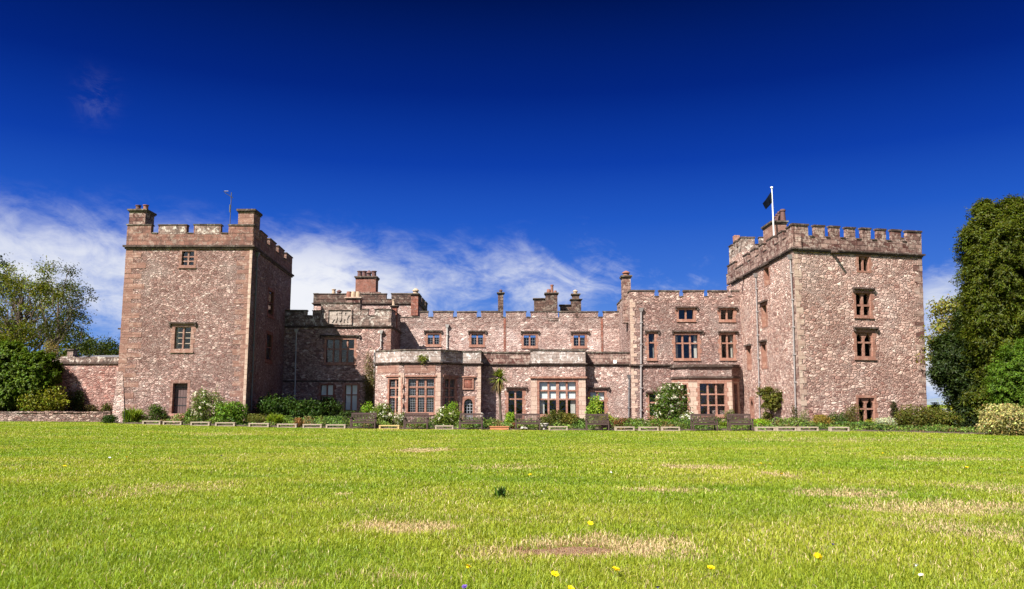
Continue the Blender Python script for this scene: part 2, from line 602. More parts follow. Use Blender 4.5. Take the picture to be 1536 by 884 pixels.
M['cream'] = ashlar('cream_sandstone', (0.44, 0.335, 0.265), (0.37, 0.25, 0.20), 0.32, 0.6, (0.3, 0.2, 0.15), lichen=0.3, lichen_col=(0.52, 0.46, 0.38))
M['edge_stone'] = ashlar('mixed_edge_stone', (0.40, 0.29, 0.24), (0.11, 0.045, 0.038), 0.34, 0.6, (0.09, 0.05, 0.045), lichen=0.4, lichen_col=(0.42, 0.34, 0.29), dark=0.3)
M['parapet_pale'] = ashlar('white_lichened_parapet', (0.36, 0.30, 0.27), (0.28, 0.21, 0.18), 0.26, 0.6, (0.16, 0.12, 0.10), lichen=0.95, lichen_col=(0.58, 0.54, 0.51), dark=0.45, dark_col=(0.10, 0.07, 0.06))
M['parapet_red'] = ashlar('red_parapet_stone', (0.24, 0.125, 0.095), (0.165, 0.08, 0.063), 0.26, 0.6, (0.09, 0.055, 0.045), lichen=0.5, lichen_col=(0.34, 0.27, 0.22), dark=0.55, dark_col=(0.06, 0.04, 0.034))
M['parapet_grey'] = ashlar('lichened_parapet_stone', (0.27, 0.19, 0.16), (0.18, 0.125, 0.105), 0.26, 0.5, (0.08, 0.055, 0.045), lichen=0.9, lichen_col=(0.52, 0.46, 0.40), dark=0.75)
M['parapet_dark'] = ashlar('dark_lichened_parapet_stone', (0.085, 0.05, 0.042), (0.12, 0.07, 0.055), 0.24, 0.45, (0.035, 0.024, 0.02), lichen=0.55, lichen_col=(0.30, 0.25, 0.20), dark=0.8, dark_col=(0.03, 0.02, 0.018))
M['parapet_brown'] = ashlar('brown_lichened_parapet_stone', (0.32, 0.215, 0.18), (0.085, 0.03, 0.025), 0.26, 0.46, (0.05, 0.03, 0.026), lichen=0.8, lichen_col=(0.38, 0.30, 0.25), dark=0.55, dark_col=(0.045, 0.022, 0.02), bump_d=0.03)
M['coping'] = ashlar('weathered_coping', (0.10, 0.075, 0.06), (0.07, 0.052, 0.043), 0.5, 0.8, (0.04, 0.03, 0.026), lichen=0.45, lichen_col=(0.30, 0.28, 0.22), dark=0.5, dark_col=(0.03, 0.022, 0.02))
M['string'] = ashlar('dark_string_course', (0.075, 0.05, 0.042), (0.055, 0.037, 0.03), 0.5, 0.9, (0.03, 0.02, 0.017), lichen=0.4, lichen_col=(0.26, 0.22, 0.19), dark=0.3)
M['carved'] = ashlar('carved_panel_stone', (0.36, 0.30, 0.26), (0.32, 0.27, 0.235), 2.0, 3.0, (0.3, 0.25, 0.2), lichen=0.3, dark=0.35)
M['brick'] = ashlar('chimney_brick', (0.30, 0.11, 0.075), (0.22, 0.075, 0.055), 0.075, 0.225, (0.22, 0.14, 0.11), lichen=0.1, dark=0.3)
M['pot_red'] = plain('terracotta_pot', (0.20, 0.085, 0.058), 0.8)
M['pot_pale'] = plain('buff_pot', (0.36, 0.26, 0.18), 0.8)
M['pot_dark'] = plain('sooty_pot', (0.10, 0.05, 0.045), 0.8)
M['wood_dark'] = plain('dark_stained_wood', (0.055, 0.034, 0.03), 0.65, 0.4, 14, 0.003, stretch=(1, 4, 4))
M['wood_bench'] = plain('brown_bench_wood', (0.062, 0.036, 0.032), 0.7, 0.35, 14, 0.003, stretch=(1, 4, 4))
M['wood_pale'] = plain('pale_weathered_wood', (0.31, 0.24, 0.185), 0.8, 0.25, 10, 0.003, stretch=(1, 5, 5))
M['wood_yellow'] = plain('yellow_new_wood', (0.45, 0.31, 0.13), 0.7, 0.2, 10, 0.003, stretch=(1, 5, 5))
M['terracotta_edge'] = plain('terracotta_brick_edge', (0.38, 0.15, 0.07), 0.8, 0.3, 12, 0.004)
M['steps'] = ashlar('worn_step_stone', (0.36, 0.19, 0.145), (0.30, 0.14, 0.11), 0.5, 0.9, (0.15, 0.09, 0.07), lichen=0.2)
M['lead_pipe'] = plain('grey_painted_pipe', (0.24, 0.215, 0.21), 0.55, 0.2, 6)
M['pipe_white'] = plain('white_painted_pipe', (0.40, 0.37, 0.345), 0.5, 0.15, 6)
M['pipe_dark'] = plain('dark_iron_pipe', (0.12, 0.115, 0.12), 0.5, 0.3, 6)
M['white'] = plain('white_paint', (0.78, 0.77, 0.74), 0.5, 0.08, 6)
M['blind'] = plain('white_roller_blind', (0.74, 0.73, 0.69), 0.9, 0.06, 3)
M['curtain'] = plain('pale_curtain', (0.55, 0.50, 0.43), 0.9, 0.3, 7, stretch=(9, 9, 0.3))
M['lead'] = plain('window_leading', (0.20, 0.21, 0.23), 0.5, 0.2, 20)
M['roof'] = ashlar('roof_slate', (0.16, 0.155, 0.165), (0.12, 0.118, 0.13), 0.2, 0.3, (0.06, 0.06, 0.065), lichen=0.2, lichen_col=(0.3, 0.3, 0.26))
M['iron'] = plain('black_iron', (0.02, 0.02, 0.022), 0.5, 0.2, 10)
M['alu'] = plain('aerial_metal', (0.12, 0.12, 0.13), 0.45, 0.2, 20, metal=0.6)
M['flag'] = plain('dark_flag_cloth', (0.004, 0.006, 0.012), 0.95, 0.3, 3, spec=0.05)
M['bark'] = plain('tree_bark', (0.085, 0.062, 0.046), 0.95, 0.45, 9, 0.02, stretch=(3, 3, 0.6))
M['stem'] = plain('plant_stem', (0.10, 0.075, 0.045), 0.9, 0.3, 9)
M['soil'] = plain('bed_soil', (0.07, 0.048, 0.035), 0.98, 0.4, 7, 0.03)
M['urn'] = plain('weathered_urn_stone', (0.42, 0.38, 0.33), 0.9, 0.3, 12, 0.004)
M['door'] = plain('old_plank_door', (0.10, 0.062, 0.058), 0.7, 0.4, 9, 0.006, stretch=(7, 7, 0.5))
M['leaf'] = leafy('leaves', 0.32, 0.03)
M['petal'] = leafy('petals', 0.25, 0.0)
M['blade'] = leafy('grass_blades', 0.38, 0.05)


def glass_mat():
    m, t, out = new_mat('old_window_glass')
    tc_ = t.node('ShaderNodeTexCoord').outputs['Object']
    n = t.noise(tc_, 3.0, 2.0, 0.5)
    nb = bump(t, n, 0.02, 0.6)
    tr = t.node('ShaderNodeBsdfTransparent')
    tr.inputs[0].default_value = (0.78, 0.82, 0.84, 1)
    g = t.node('ShaderNodeBsdfGlossy')
    g.inputs['Roughness'].default_value = 0.03
    t.l.new(nb, g.inputs['Normal'])
    lw_ = t.node('ShaderNodeLayerWeight')
    lw_.inputs['Blend'].default_value = 0.5
    fac_ = t.m('ADD', 0.06, t.m('MULTIPLY', t.m('POWER', lw_.outputs['Facing'], 4.0), 0.9), clamp=True)
    mx = t.node('ShaderNodeMixShader')
    t.l.new(fac_, mx.inputs[0])
    t.l.new(tr.outputs[0], mx.inputs[1])
    t.l.new(g.outputs[0], mx.inputs[2])
    t.l.new(mx.outputs[0], out.inputs['Surface'])
    return m


M['glass'] = glass_mat()

# ------------------------------------------------------------------ terrain
def build_terrain():
    xs = np.unique(np.concatenate([np.linspace(-16, 16, 160), np.linspace(-60, 60, 121), np.linspace(-400, 400, 60), np.linspace(-6000, 6000, 25)]))
    ys = np.unique(np.concatenate([np.linspace(-12, 14, 130), np.linspace(14, 70, 140), np.linspace(-400, 400, 50), np.linspace(-6000, 9000, 25)]))
    X, Y = np.meshgrid(xs, ys)
    Z = terrain(X, Y)
    V = np.stack([X, Y, Z], -1).reshape(-1, 3)
    nx = len(xs)
    j, i = np.meshgrid(np.arange(len(ys) - 1), np.arange(nx - 1), indexing='ij')
    a = (j * nx + i).ravel()
    q = np.stack([a, a + 1, a + nx + 1, a + nx], -1)
    me = np_mesh('ground', V, quads=q, smooth=True)
    m, t, out = new_mat('lawn_ground')
    pos = t.node('ShaderNodeNewGeometry').outputs['Position']
    n1 = t.noise(pos, 0.35, 4.0, 0.6)
    n2 = t.noise(pos, 40.0, 3.0, 0.7)
    n3 = t.noise(t.vm('MULTIPLY', pos, (0.5, 1.6, 1)), 1.1, 5.0, 0.65)
    col = t.ramp(n2, [(0.3, (0.07, 0.095, 0.010)), (0.5, (0.15, 0.20, 0.018)), (0.72, (0.25, 0.28, 0.04))])
    col = t.mix(t.m('MULTIPLY', t.smooth(n3, 0.55, 0.72), 0.5), col, (0.24, 0.17, 0.07, 1))
    col = t.mix(t.m('MULTIPLY', t.smooth(n1, 0.35, 0.65), 0.3), col, (0.07, 0.12, 0.014, 1))
    sx, sy, _z = t.sep(pos)
    for uu, vv in ((820, 830), (872, 826)):          # the two worn bare spots of the lawn
        h_ = ground_hit(uu, vv)
        ax = t.m('DIVIDE', t.m('SUBTRACT', sx, float(h_[0])), 0.22)
        ay = t.m('DIVIDE', t.m('SUBTRACT', sy, float(h_[1])), 0.16)
        q_ = t.m('ADD', t.m('ADD', t.m('MULTIPLY', ax, ax), t.m('MULTIPLY', ay, ay)), t.m('MULTIPLY', t.m('SUBTRACT', t.noise(pos, 6.0, 3.0, 0.6), 0.5), 1.2))
        col = t.mix(t.smooth(q_, 1.3, 0.6), col, (0.24, 0.155, 0.095, 1))
    principled(t, out, col, 0.95, bump(t, n2, 0.03), 0.1)
    o = link_mesh('ground', me, m, None, (0, 0, 0))
    tag(o, 'mown green lawn in front of the castle', kind='structure')


build_terrain()


def build_bed():
    """bare soil of the border between the lawn's edge and the walls"""
    us = np.linspace(-26.5, 27, 180)
    V, q = [], []
    for k, x in enumerate(us):
        ye = float(y_edge(x)) + 0.12 * math.sin(x * 2.3) + 0.06 * math.sin(x * 5.1)
        for w in np.linspace(0, 1, 14):
            y = ye + w * (61.0 - ye)
            V.append((x, y, float(terrain(x, y)) + 0.02 + 0.05 * min(1, w * 10) + 0.02 * math.sin(x * 7 + y * 5)))
    n = 14
    for k in range(len(us) - 1):
        for w in range(n - 1):
            a = k * n + w
            q.append((a, a + n, a + n + 1, a + 1))
    me = np_mesh('flower_bed', V, quads=q, smooth=True)
    o = link_mesh('flower_bed', me, M['soil'], None, (0, 0, 0))
    tag(o, 'dark soil border along the foot of the walls', kind='structure')


build_bed()


def build_hills():
    V, q = [], []
    n = 140
    for k in range(n):
        a = R(-75 + 150 * k / (n - 1))
        d = 5200
        h = 26 + 18 * math.sin(a * 9 + 1) + 8 * math.sin(a * 23 + 2) + 34 * math.exp(-((math.degrees(a) - 28.6) / 2.2) ** 2)
        x, y = d * math.sin(a), d * math.cos(a)
        V += [(x, y, -10), (x * 1.08, y * 1.08, max(h * 0.6, 2)), (x * 1.2, y * 1.2, max(h, 4)), (x * 1.4, y * 1.4, -20)]
    for k in range(n - 1):
        for w in range(3):
            a = k * 4 + w
            q.append((a, a + 4, a + 5, a + 1))
    me = np_mesh('hills', V, quads=q, smooth=True)
    m = plain('far_hill_haze_tint', (0.14, 0.17, 0.20), 1.0, 0.3, 0.004)  # blue-grey of distant haze put into the hill colour, no air built
    o = link_mesh('hills', me, m, None, (0, 0, 0))
    tag(o, 'low blue hills on the horizon', kind='structure')


build_hills()


# ------------------------------------------------------------------ facades
class Fac:
    def __init__(self, P0, P1, flare=0.0, zref=6.5):
        self.P0 = np.array(P0[:2], float)
        self.P1 = np.array(P1[:2], float)
        d = self.P1 - self.P0
        self.L = float(np.linalg.norm(d))
        self.t = d / self.L
        self.n = np.array([self.t[1], -self.t[0]])
        self.flare, self.zref = flare, zref
        self.open = []

    def pt(self, s, d, z):
        s = s * (1 + self.flare * (z - self.zref))
        p = self.P0 + self.t * s + self.n * d
        return (p[0], p[1], z)

    def px(self, u, v):
        r = ray(u, v)
        k = np.dot(self.n, self.P0 - CAM[:2]) / np.dot(self.n, r[:2])
        p = CAM + r * k
        s = float(np.dot(p[:2] - self.P0, self.t))
        return s / (1 + self.flare * (p[2] - self.zref)), float(p[2])

    def rect(self, u0, v0, u1, v1):
        um, vm_ = (u0 + u1) / 2, (v0 + v1) / 2
        return self.px(u0, vm_)[0], self.px(u1, vm_)[0], self.px(um, v1)[1], self.px(um, v0)[1]

    def box(self, mb, s0, s1, z0, z1, d0, d1):
        p = self.pt
        mb.hexa([p(s0, d1, z0), p(s1, d1, z0), p(s1, d0, z0), p(s0, d0, z0), p(s0, d1, z1), p(s1, d1, z1), p(s1, d0, z1), p(s0, d0, z1)])

    def wall(self, mb, s0, s1, z0, z1):
        ops = [o for o in self.open]
        ss = sorted({s0, s1, *[min(max(x, s0), s1) for o in ops for x in o[:2]]})
        zs = sorted({z0, z1, *[min(max(x, z0), z1) for o in ops for x in o[2:]]})
        idx = {}

        def vid(s, z):
            if (s, z) not in idx:
                idx[(s, z)] = len(mb.v)
                mb.v.append(self.pt(s, 0, z))
            return idx[(s, z)]
        for a, b in zip(ss, ss[1:]):
            for c, d in zip(zs, zs[1:]):
                sm, zm = (a + b) / 2, (c + d) / 2
                if any(o[0] < sm < o[1] and o[2] < zm < o[3] for o in ops):
                    continue
                mb.f.append((vid(a, c), vid(b, c), vid(b, d), vid(a, d)))


def arch_fill(fac, mb, sa, sb, zs, zt, d0, d1, kind):
    """stone between an arch curve and the straight head above it"""
    w, h = sb - sa, zt - 0.03 - zs
    n = 12
    P = []
    for i in range(n + 1):
        x = w * i / n
        if kind == 'round':
            z = math.sqrt(max(0, 1 - ((x - w / 2) / (w / 2)) ** 2))
        else:
            xx = min(x, w - x)
            z = math.sqrt(max(0, w * w - (w - xx) ** 2)) / (w * 0.866)
            if kind == 'cusp':
                z -= 0.22 * max(0, math.sin(math.pi * min(xx / (w * 0.42), 1.0)))
        P.append((sa + x, zs + h * max(z, 0)))
    for (a, za), (b, zb) in zip(P, P[1:]):
        mb.poly([fac.pt(a, d1, za), fac.pt(b, d1, zb), fac.pt(b, d1, zt), fac.pt(a, d1, zt)])
        mb.poly([fac.pt(a, d1, za), fac.pt(a, d0, za), fac.pt(b, d0, zb), fac.pt(b, d1, zb)])


def window(fac, root, rect, cols, rows=(), sur=0.16, hood=None, mat='red', blind=0.0, arch=None, bars=None, mull=0.10, sill=True, depth=0.30, curtain=False,
           wide_centre=False, frame=False, name='window', open_=True, surmat=None, proud=0.012):
    s0, s1, z0, z1 = fac.rect(*rect)
    so0, so1, zo0, zo1 = s0 - sur, s1 + sur, z0 - sur * 0.8, z1 + sur
    if open_:
        fac.open.append((so0, so1, zo0, zo1))
    mb = MB()
    B = lambda a, b, c, d, e, f: fac.box(mb, a, b, c, d, e, f)
    # long and short jamb stones
    nst = max(2, int(round((z1 - z0) / 0.32)))
    for k in range(nst):
        za, zb = z0 + (z1 - z0) * k / nst, z0 + (z1 - z0) * (k + 1) / nst
        ext = 0.10 if k % 2 else 0.0
        pr = proud - (0.003 if k % 2 else 0)
        B(so0, s0, za, zb, -depth, pr)
        B(s1, so1, za, zb, -depth, pr)
        if ext and sur > 0.1:
            B(so0 - ext, so0, za + 0.005, zb - 0.005, -0.02, pr - 0.004)
            B(so1, so1 + ext, za + 0.005, zb - 0.005, -0.02, pr - 0.004)
    B(so0, so1, z1, zo1, -depth, proud + 0.003)
    B(so0, so1, zo0, z0, -depth, proud + 0.002)
    md0, md1 = -depth * 0.85, -depth * 0.28
    cw = (s1 - s0) / cols
    for c in range(1, cols):
        w = mull * (1.6 if wide_centre and c * 2 == cols else 1.0)
        B(s0 + c * cw - w / 2, s0 + c * cw + w / 2, z0, z1, md0, md1)
    for r in rows:
        zr = z1 + (z0 - z1) * r
        for c in range(cols):
            a = s0 + c * cw + (mull / 2 if c else 0)
            b = s0 + (c + 1) * cw - (mull / 2 if c < cols - 1 else 0)
            B(a, b, zr - mull * 0.42, zr + mull * 0.42, md0 + 0.01, md1 - 0.012)
    if arch:
        for c in range(cols):
            a = s0 + c * cw + (mull / 2 if c else 0)
            b = s0 + (c + 1) * cw - (mull / 2 if c < cols - 1 else 0)
            arch_fill(fac, mb, a, b, z1 - (b - a) * (0.95 if arch != 'round' else 0.55), z1, md0, md1 - 0.006, arch)
    win = mb.build(name, M[mat], root)
    pane = MB()
    dp = (md0 + md1) / 2
    pane.poly([fac.pt(s0, dp, z0), fac.pt(s1, dp, z0), fac.pt(s1, dp, z1), fac.pt(s0, dp, z1)])
    pane.build('pane', M['glass'], win)
    if bars:
        lb = MB()
        nx, nz, bw, bm = bars
        for c in range(cols):
            a = s0 + c * cw + mull / 2
            b = s0 + (c + 1) * cw - mull / 2
            for k in range(nx + 1):
                x = a + (b - a) * k / nx
                fac.box(lb, x - bw / 2, x + bw / 2, z0, z1, dp - 0.012, dp + 0.012)
            for k in range(nz + 1):
                z = z0 + (z1 - z0) * k / nz
                fac.box(lb, a, b, z - bw / 2, z + bw / 2, dp - 0.010, dp + 0.010)
        lb.build('glazing_lattice', M[bm], win)
    if blind:
        for c in range(cols):
            bl = MB()
            a, b = s0 + c * cw + 0.03, s0 + (c + 1) * cw - 0.03
            zb = z1 + (z0 - z1) * blind + random.uniform(-0.02, 0.02)
            fac.box(bl, a, b, zb, z1 - 0.01, dp - 0.055, dp - 0.045)
            bl.build('blind', M['blind'], win)
    if curtain:
        for side in (0, 1):
            cu = MB()
            w = (s1 - s0) * 0.13
            n = 8
            for k in range(n):
                a = (s0 + 0.02 + w * k / n) if side == 0 else (s1 - 0.02 - w * (k + 1) / n)
                b = a + w / n
                pull = 0.35
                d = dp - 0.12 - 0.03 * (k % 2)
                d2 = dp - 0.12 - 0.03 * ((k + 1) % 2)
                cu.poly([fac.pt(a, d, z0 + 0.03), fac.pt(b, d2, z0 + 0.03), fac.pt(b, d2, z1 - 0.05), fac.pt(a, d, z1 - 0.05)])
            cu.build('curtain', M['curtain'], win)
    if hood:
        hb = MB()
        a, b = fac.px(hood[0], hood[2])[0], fac.px(hood[1], hood[2])[0]
        zh = fac.px((hood[0] + hood[1]) / 2, hood[2])[1]
        fac.box(hb, a, b, zh - 0.05, zh + 0.05, 0.0, 0.15)
        fac.box(hb, a, a + 0.10, zh - 0.22, zh - 0.05, 0.0, 0.11)
        fac.box(hb, b - 0.10, b, zh - 0.22, zh - 0.05, 0.0, 0.11)
        hb.build('hood_mould', M['string'], win)
    if sill:
        sb_ = MB()
        fac.box(sb_, so0 - 0.03, so1 + 0.03, zo0 - 0.09, zo0, -0.02, 0.07)
        sb_.build('sill', M[mat], win)
    return win


def string_course(fac, root, s0, s1, z, h=0.16, out=0.13, mat='string', name='string_course', mb=None):
    own = mb is None
    mb = mb or MB()
    fac.box(mb, s0 - 0.04, s1 + 0.04, z - h / 2, z, 0.0, out * 0.55)
    fac.box(mb, s0 - out, s1 + out, z, z + h / 2, -0.01, out)
    if own:
        return mb.build(name, M[mat], root)


PN = [0]


def parapet(fac, root, s0, s1, zb, zc, zm, merlons, mat, thick=0.42, proud=0.03, cop='coping', cap_h=0.085, over=0.045, part=None, capb=None, mth=None, caps=None):
    PN[0] += 1
    e_ = 0.002 + 0.0013 * (PN[0] % 5)
    s0, s1 = s0 + e_, s1 - e_
    mb = part or MB()
    cb = capb or MB()
    fac.box(mb, s0, s1, zb, zc, -thick, proud)
    last = s0
    for a, b in sorted(merlons):
        a, b = max(a, s0), min(b, s1)
        if b - a < 0.03:
            continue
        mt_h = mth or thick * 0.75
        fac.box(mb, a, b, zc, zm, -mt_h, proud)
        jz = random.uniform(-0.015, 0.015)
        if caps is not None:        # each cap stone on its own
            caps.append(MB())
        fac.box(caps[-1] if caps is not None else cb, a - over, b + over, zm, zm + cap_h + jz, -mt_h - over, proud + over)
        if a - last > 0.06:
            if caps is not None:
                caps.append(MB())
            fac.box(caps[-1] if caps is not None else cb, last + over, a - over, zc, zc + cap_h * 0.7, -thick - over * 0.9, proud + over * 0.9)
        last = b
    if s1 - last > 0.06:
        if caps is not None:
            caps.append(MB())
        fac.box(caps[-1] if caps is not None else cb, last + (over if merlons else 0), s1, zc, zc + cap_h * 0.7, -thick - over * 0.9, proud + over * 0.9)
    if part is None:
        p = mb.build('parapet', M[mat], root)
        cb.build('coping_trim', M[cop], p)
        return p


def quoins(fac, root, s, side, z0, z1, mat='quoin', short=0.34, long_=0.62, h=0.31, proud=0.012, seed=0, mb=None):
    own = mb is None
    mb = mb or MB()
    rr = random.Random(seed)
    z, k = z0, 0
    while z < z1 - 0.05:
        hh = min(h * rr.uniform(0.85, 1.2), z1 - z)
        ln = (long_ if k % 2 else short) * rr.uniform(0.85, 1.2)
        a, b = (s, s + ln) if side > 0 else (s - ln, s)
        fac.box(mb, a, b, z + 0.006, z + hh - 0.006, -0.03, proud + rr.uniform(-0.004, 0.006))
        z += hh
        k += 1
    if own:
        return mb.build('quoin_trim', M[mat], root)


def block(root, facs, z0, z1, mat, roof_z=None, name='wall'):
    mb = MB()
    for f in facs:
        f.wall(mb, 0, f.L, z0, z1)
    w = mb.build(name, M[mat], root)
    if roof_z is not None:
        rb = MB()
        pts = [f.P0 for f in facs]
        c = np.mean(pts, 0)
        ins = [p + (c - p) / np.linalg.norm(c - p) * 0.06 for p in pts]
        n = len(ins)
        i = len(rb.v)
        for z in (roof_z - 0.12, roof_z):
            for p in ins:
                rb.v.append((p[0], p[1], z))
        rb.f.append(tuple(reversed(range(i, i + n))))
        rb.f.append(tuple(range(i + n, i + 2 * n)))
        for k in range(n):
            rb.f.append((i + k, i + (k + 1) % n, i + n + (k + 1) % n, i + n + k))
        rb.build('roof', M['roof'], root)
    return w


def ring(pts):
    return [Fac(pts[k], pts[(k + 1) % len(pts)]) for k in range(len(pts))]


def chimney(root, u0, u1, vt, vb, Y, depth, mat, pots=(), cap=True, sink=0.4, cap_mat='coping', name='chimney', cap_h=0.14):
    a, b = at(u0, vb, Y), at(u1, vb, Y)
    zt = at((u0 + u1) / 2, vt, Y)[2]
    z0 = a[2] - sink
    mb = MB()
    mb.box(a[0], b[0], Y, Y + depth, z0, zt)
    ch = mb.build(name, M[mat], root)
    if cap:
        cb = MB()
        cb.box(a[0] - 0.05, b[0] + 0.05, Y - 0.05, Y + depth + 0.05, zt, zt + cap_h * 0.45)
        cb.box(a[0] - 0.11, b[0] + 0.11, Y - 0.11, Y + depth + 0.11, zt + cap_h * 0.45, zt + cap_h)
        cb.build('cap', M[cap_mat], ch)
    for pu, pv, r, pm, kind in pots:
        p = at(pu, vt, Y)
        zb = zt + (cap_h if cap else 0)
        h = max(at(pu, pv, Y)[2] - zb, 0.15)
        pb = MB()
        c = (p[0], Y + depth * 0.5, zb)
        if kind == 'cowl':
            pb.lathe(c, [(r * 1.05, 0), (r * 0.9, h * 0.5), (r * 1.3, h * 0.52), (r * 1.3, h * 0.62), (r * 0.8, h * 0.85), (r * 0.25, h)], 12)
        elif kind == 'low':
            pb.lathe(c, [(r * 1.1, 0), (r * 1.1, h * 0.5), (r * 0.9, h)], 12)
        else:
            pb.lathe(c, [(r * 1.15, 0), (r * 1.1, h * 0.12), (r * 0.92, h * 0.2), (r * 0.86, h * 0.82), (r * 1.12, h * 0.86), (r * 1.12, h * 0.97), (r * 0.85, h)], 12)
        pb.build('chimney_pot', M[pm], ch, smooth=False)
    return ch


def drainpipe(fac, root, pts, mat, r=0.055, off=0.10, hopper=True, name='drainpipe'):
    mb = MB()
    P = [fac.px(u, v) for u, v in pts]
    mb.tube([fac.pt(s, off, z) for s, z in P], r, 8)
    bk = mb
    if hopper:
        s, z = P[0]
        bk.hexa([fac.pt(s - 0.08, off + 0.08, z), fac.pt(s + 0.08, off + 0.08, z), fac.pt(s + 0.08, 0.01, z), fac.pt(s - 0.08, 0.01, z),
                 fac.pt(s - 0.17, off + 0.15, z + 0.26), fac.pt(s + 0.17, off + 0.15, z + 0.26), fac.pt(s + 0.17, 0.01, z + 0.26), fac.pt(s - 0.17, 0.01, z + 0.26)])
    for (sa, za), (sb, zb) in zip(P, P[1:]):
        L = abs(za - zb)
        for k in range(int(L // 1.8) + 1):
            t_ = (k + 0.5) / (int(L // 1.8) + 1)
            s, z = sa + (sb - sa) * t_, za + (zb - za) * t_
            fac.box(bk, s - r * 1.5, s + r * 1.5, z - 0.04, z + 0.04, 0.0, off + r * 1.25)
    return mb.build(name, M[mat], root, smooth=False)


def zpx(u, v, Y):
    return float(at(u, v, Y)[2])


def xpx(u, v, Y):
    return float(at(u, v, Y)[0])


Z0 = -0.4

# ================================================================== left tower
YL = 50.0
xl, xr = xpx(172, 630, YL), xpx(367, 630, YL)
dback = np.array([(696 - CX) / FPX * 0.99, 1.0])
LA, LB = np.array([xl, YL]), np.array([xr, YL])
LC, LD = LB + dback * 11.6, LA + dback * 11.6
lt = thing('castle_tower', 'square rubble tower at the left end with plank door and two corner chimneys', 'tower', (float(xl + xr) / 2, YL, 0.2), 'castle towers')
LT = ring([LA, LB, LC, LD])
f = LT[0]
zs = zpx(280, 371, YL)
window(f, lt, (272.5, 377, 291, 398), 2, (0.38, 0.70), 0.14, None, 'quoin', bars=(1, 3, 0.035, 'wood_bench'))
window(f, lt, (262, 490.5, 286, 523.5), 2, (), 0.20, (254.5, 295, 484.5), 'quoin', bars=(1, 4, 0.045, 'wood_pale'), blind=0.0, curtain=True)
# door with its stone surround
s0, s1, z0, z1 = f.rect(258.5, 575, 280.5, 620.5)
f.open.append((s0, s1, z0 - 0.05, z1))
mb = MB()
f.box(mb, s0 + 0.02, s1 - 0.02, z0, z1 - 0.02, -0.36, -0.30)
for k in range(5):
    a = s0 + 0.02 + (s1 - s0 - 0.04) * k / 5
    f.box(mb, a + 0.008, a + (s1 - s0 - 0.04) / 5 - 0.008, z0 + 0.01, z1 - 0.03, -0.30, -0.28)
door = mb.build('door', M['door'], lt)
mb = MB()
for zz in (0.25, 0.52, 0.85):
    mb = MB()
    f.box(mb, s0 + 0.04, s1 - 0.08, z0 + (z1 - z0) * zz, z0 + (z1 - z0) * zz + 0.05, -0.28, -0.265)
    mb.build('strap_hinge', M['iron'], door)
mb = MB()
f.box(mb, s0 - 0.16, s0, z0 - 0.05, z1, -0.40, 0.012)
f.box(mb, s1, s1 + 0.16, z0 - 0.05, z1, -0.40, 0.012)
f.box(mb, s0 - 0.16, s1 + 0.16, z1, z1 + 0.20, -0.40, 0.014)
f.box(mb, s0, s1, z0 - 0.2, z0 - 0.002, -0.40, 0.03)
mb.build('door_surround', M['quoin'], lt)
f.open[-1] = (s0 - 0.16, s1 + 0.16, z0 - 0.05, z1 + 0.20)
# blocked slits on the shaded flank
g = LT[1]
for rc in ((402.5, 437, 410, 472), (399.5, 502, 407.5, 540)):
    window(g, lt, rc, 1, (0.5,), 0.22, None, 'red_dark', depth=0.16)
block(lt, LT, Z0, zs, 'rubble_left', zs + 0.3)
quoins(f, lt, 0.0, 1, 0.2, zs - 0.1, seed=1, long_=1.15, short=0.5)
quoins(f, lt, f.L, -1, 0.2, zs - 0.1, seed=2, long_=0.85, short=0.4)
mb = MB()
f.box(mb, f.L - 0.16, f.L + 0.012, 0.2, zs - 0.1, -0.02, 0.022)
mb.build('corner_pilaster', M['cream'], lt)
mb = MB()
mb.hexa([f.pt(-0.20, 0.12, Z0), f.pt(0.75, 0.12, Z0), f.pt(0.75, -0.1, Z0), f.pt(-0.20, -0.1, Z0), f.pt(-0.004, 0.016, 3.4), f.pt(0.32, 0.016, 3.4), f.pt(0.32, -0.1, 3.4), f.pt(-0.004, -0.1, 3.4)])
mb.build('buttress_plinth', M['rubble_range'], lt)
mb = MB()
for ff in LT:
    string_course(ff, lt, 0, ff.L, zs, 0.22, 0.17, mb=mb)
mb.build('string_course', M['string'], lt)
zc, zm = zpx(280, 350.5, YL), zpx(280, 338.5, YL)
mb, cb = MB(), MB()
f = LT[0]
S = lambda u: f.px(u, 345)[0]
mer = [(0, S(227)), (S(238), S(280)), (S(291), S(331)), (S(343), f.L)]
parapet(f, lt, 0, f.L, zs + 0.1, zc, zm, mer, 'parapet_red', part=mb, capb=cb)
GL = LT[1].L
mm = [(0.0, 1.0), (1.7, 3.5), (4.3, 6.1), (6.9, 8.7), (9.5, GL)]
parapet(LT[1], lt, 0, GL, zs + 0.11, zc + 0.003, zm + 0.002, mm, 'parapet_red', part=mb, capb=cb)
parapet(LT[2], lt, 0, LT[2].L, zs + 0.12, zc - 0.002, zm - 0.002, [(0, 1.2), (2, 3.7), (4.6, 6.2), (7, LT[2].L)], 'parapet_red', part=mb, capb=cb)
parapet(LT[3], lt, 0, GL, zs + 0.115, zc + 0.001, zm + 0.004, mm, 'parapet_red', part=mb, capb=cb)
pp = mb.build('parapet', M['parapet_red'], lt)
cb.build('coping_trim', M['coping'], pp)
for ua, ub in ((240.5, 278), (293, 329)):
    mb = MB()
    f.box(mb, S(ua), S(ub), zc - 0.05, zm - 0.03, 0.0, 0.038)
    mb.build('merlon_panel', M['parapet_grey'], lt)
chimney(lt, 192.5, 217, 318, 345, YL + 0.03, 1.25, 'parapet_brown', [(200, 304.5, 0.17, 'pot_dark', 'pot'), (211.5, 304, 0.17, 'pot_red', 'pot')], cap_h=0.18)
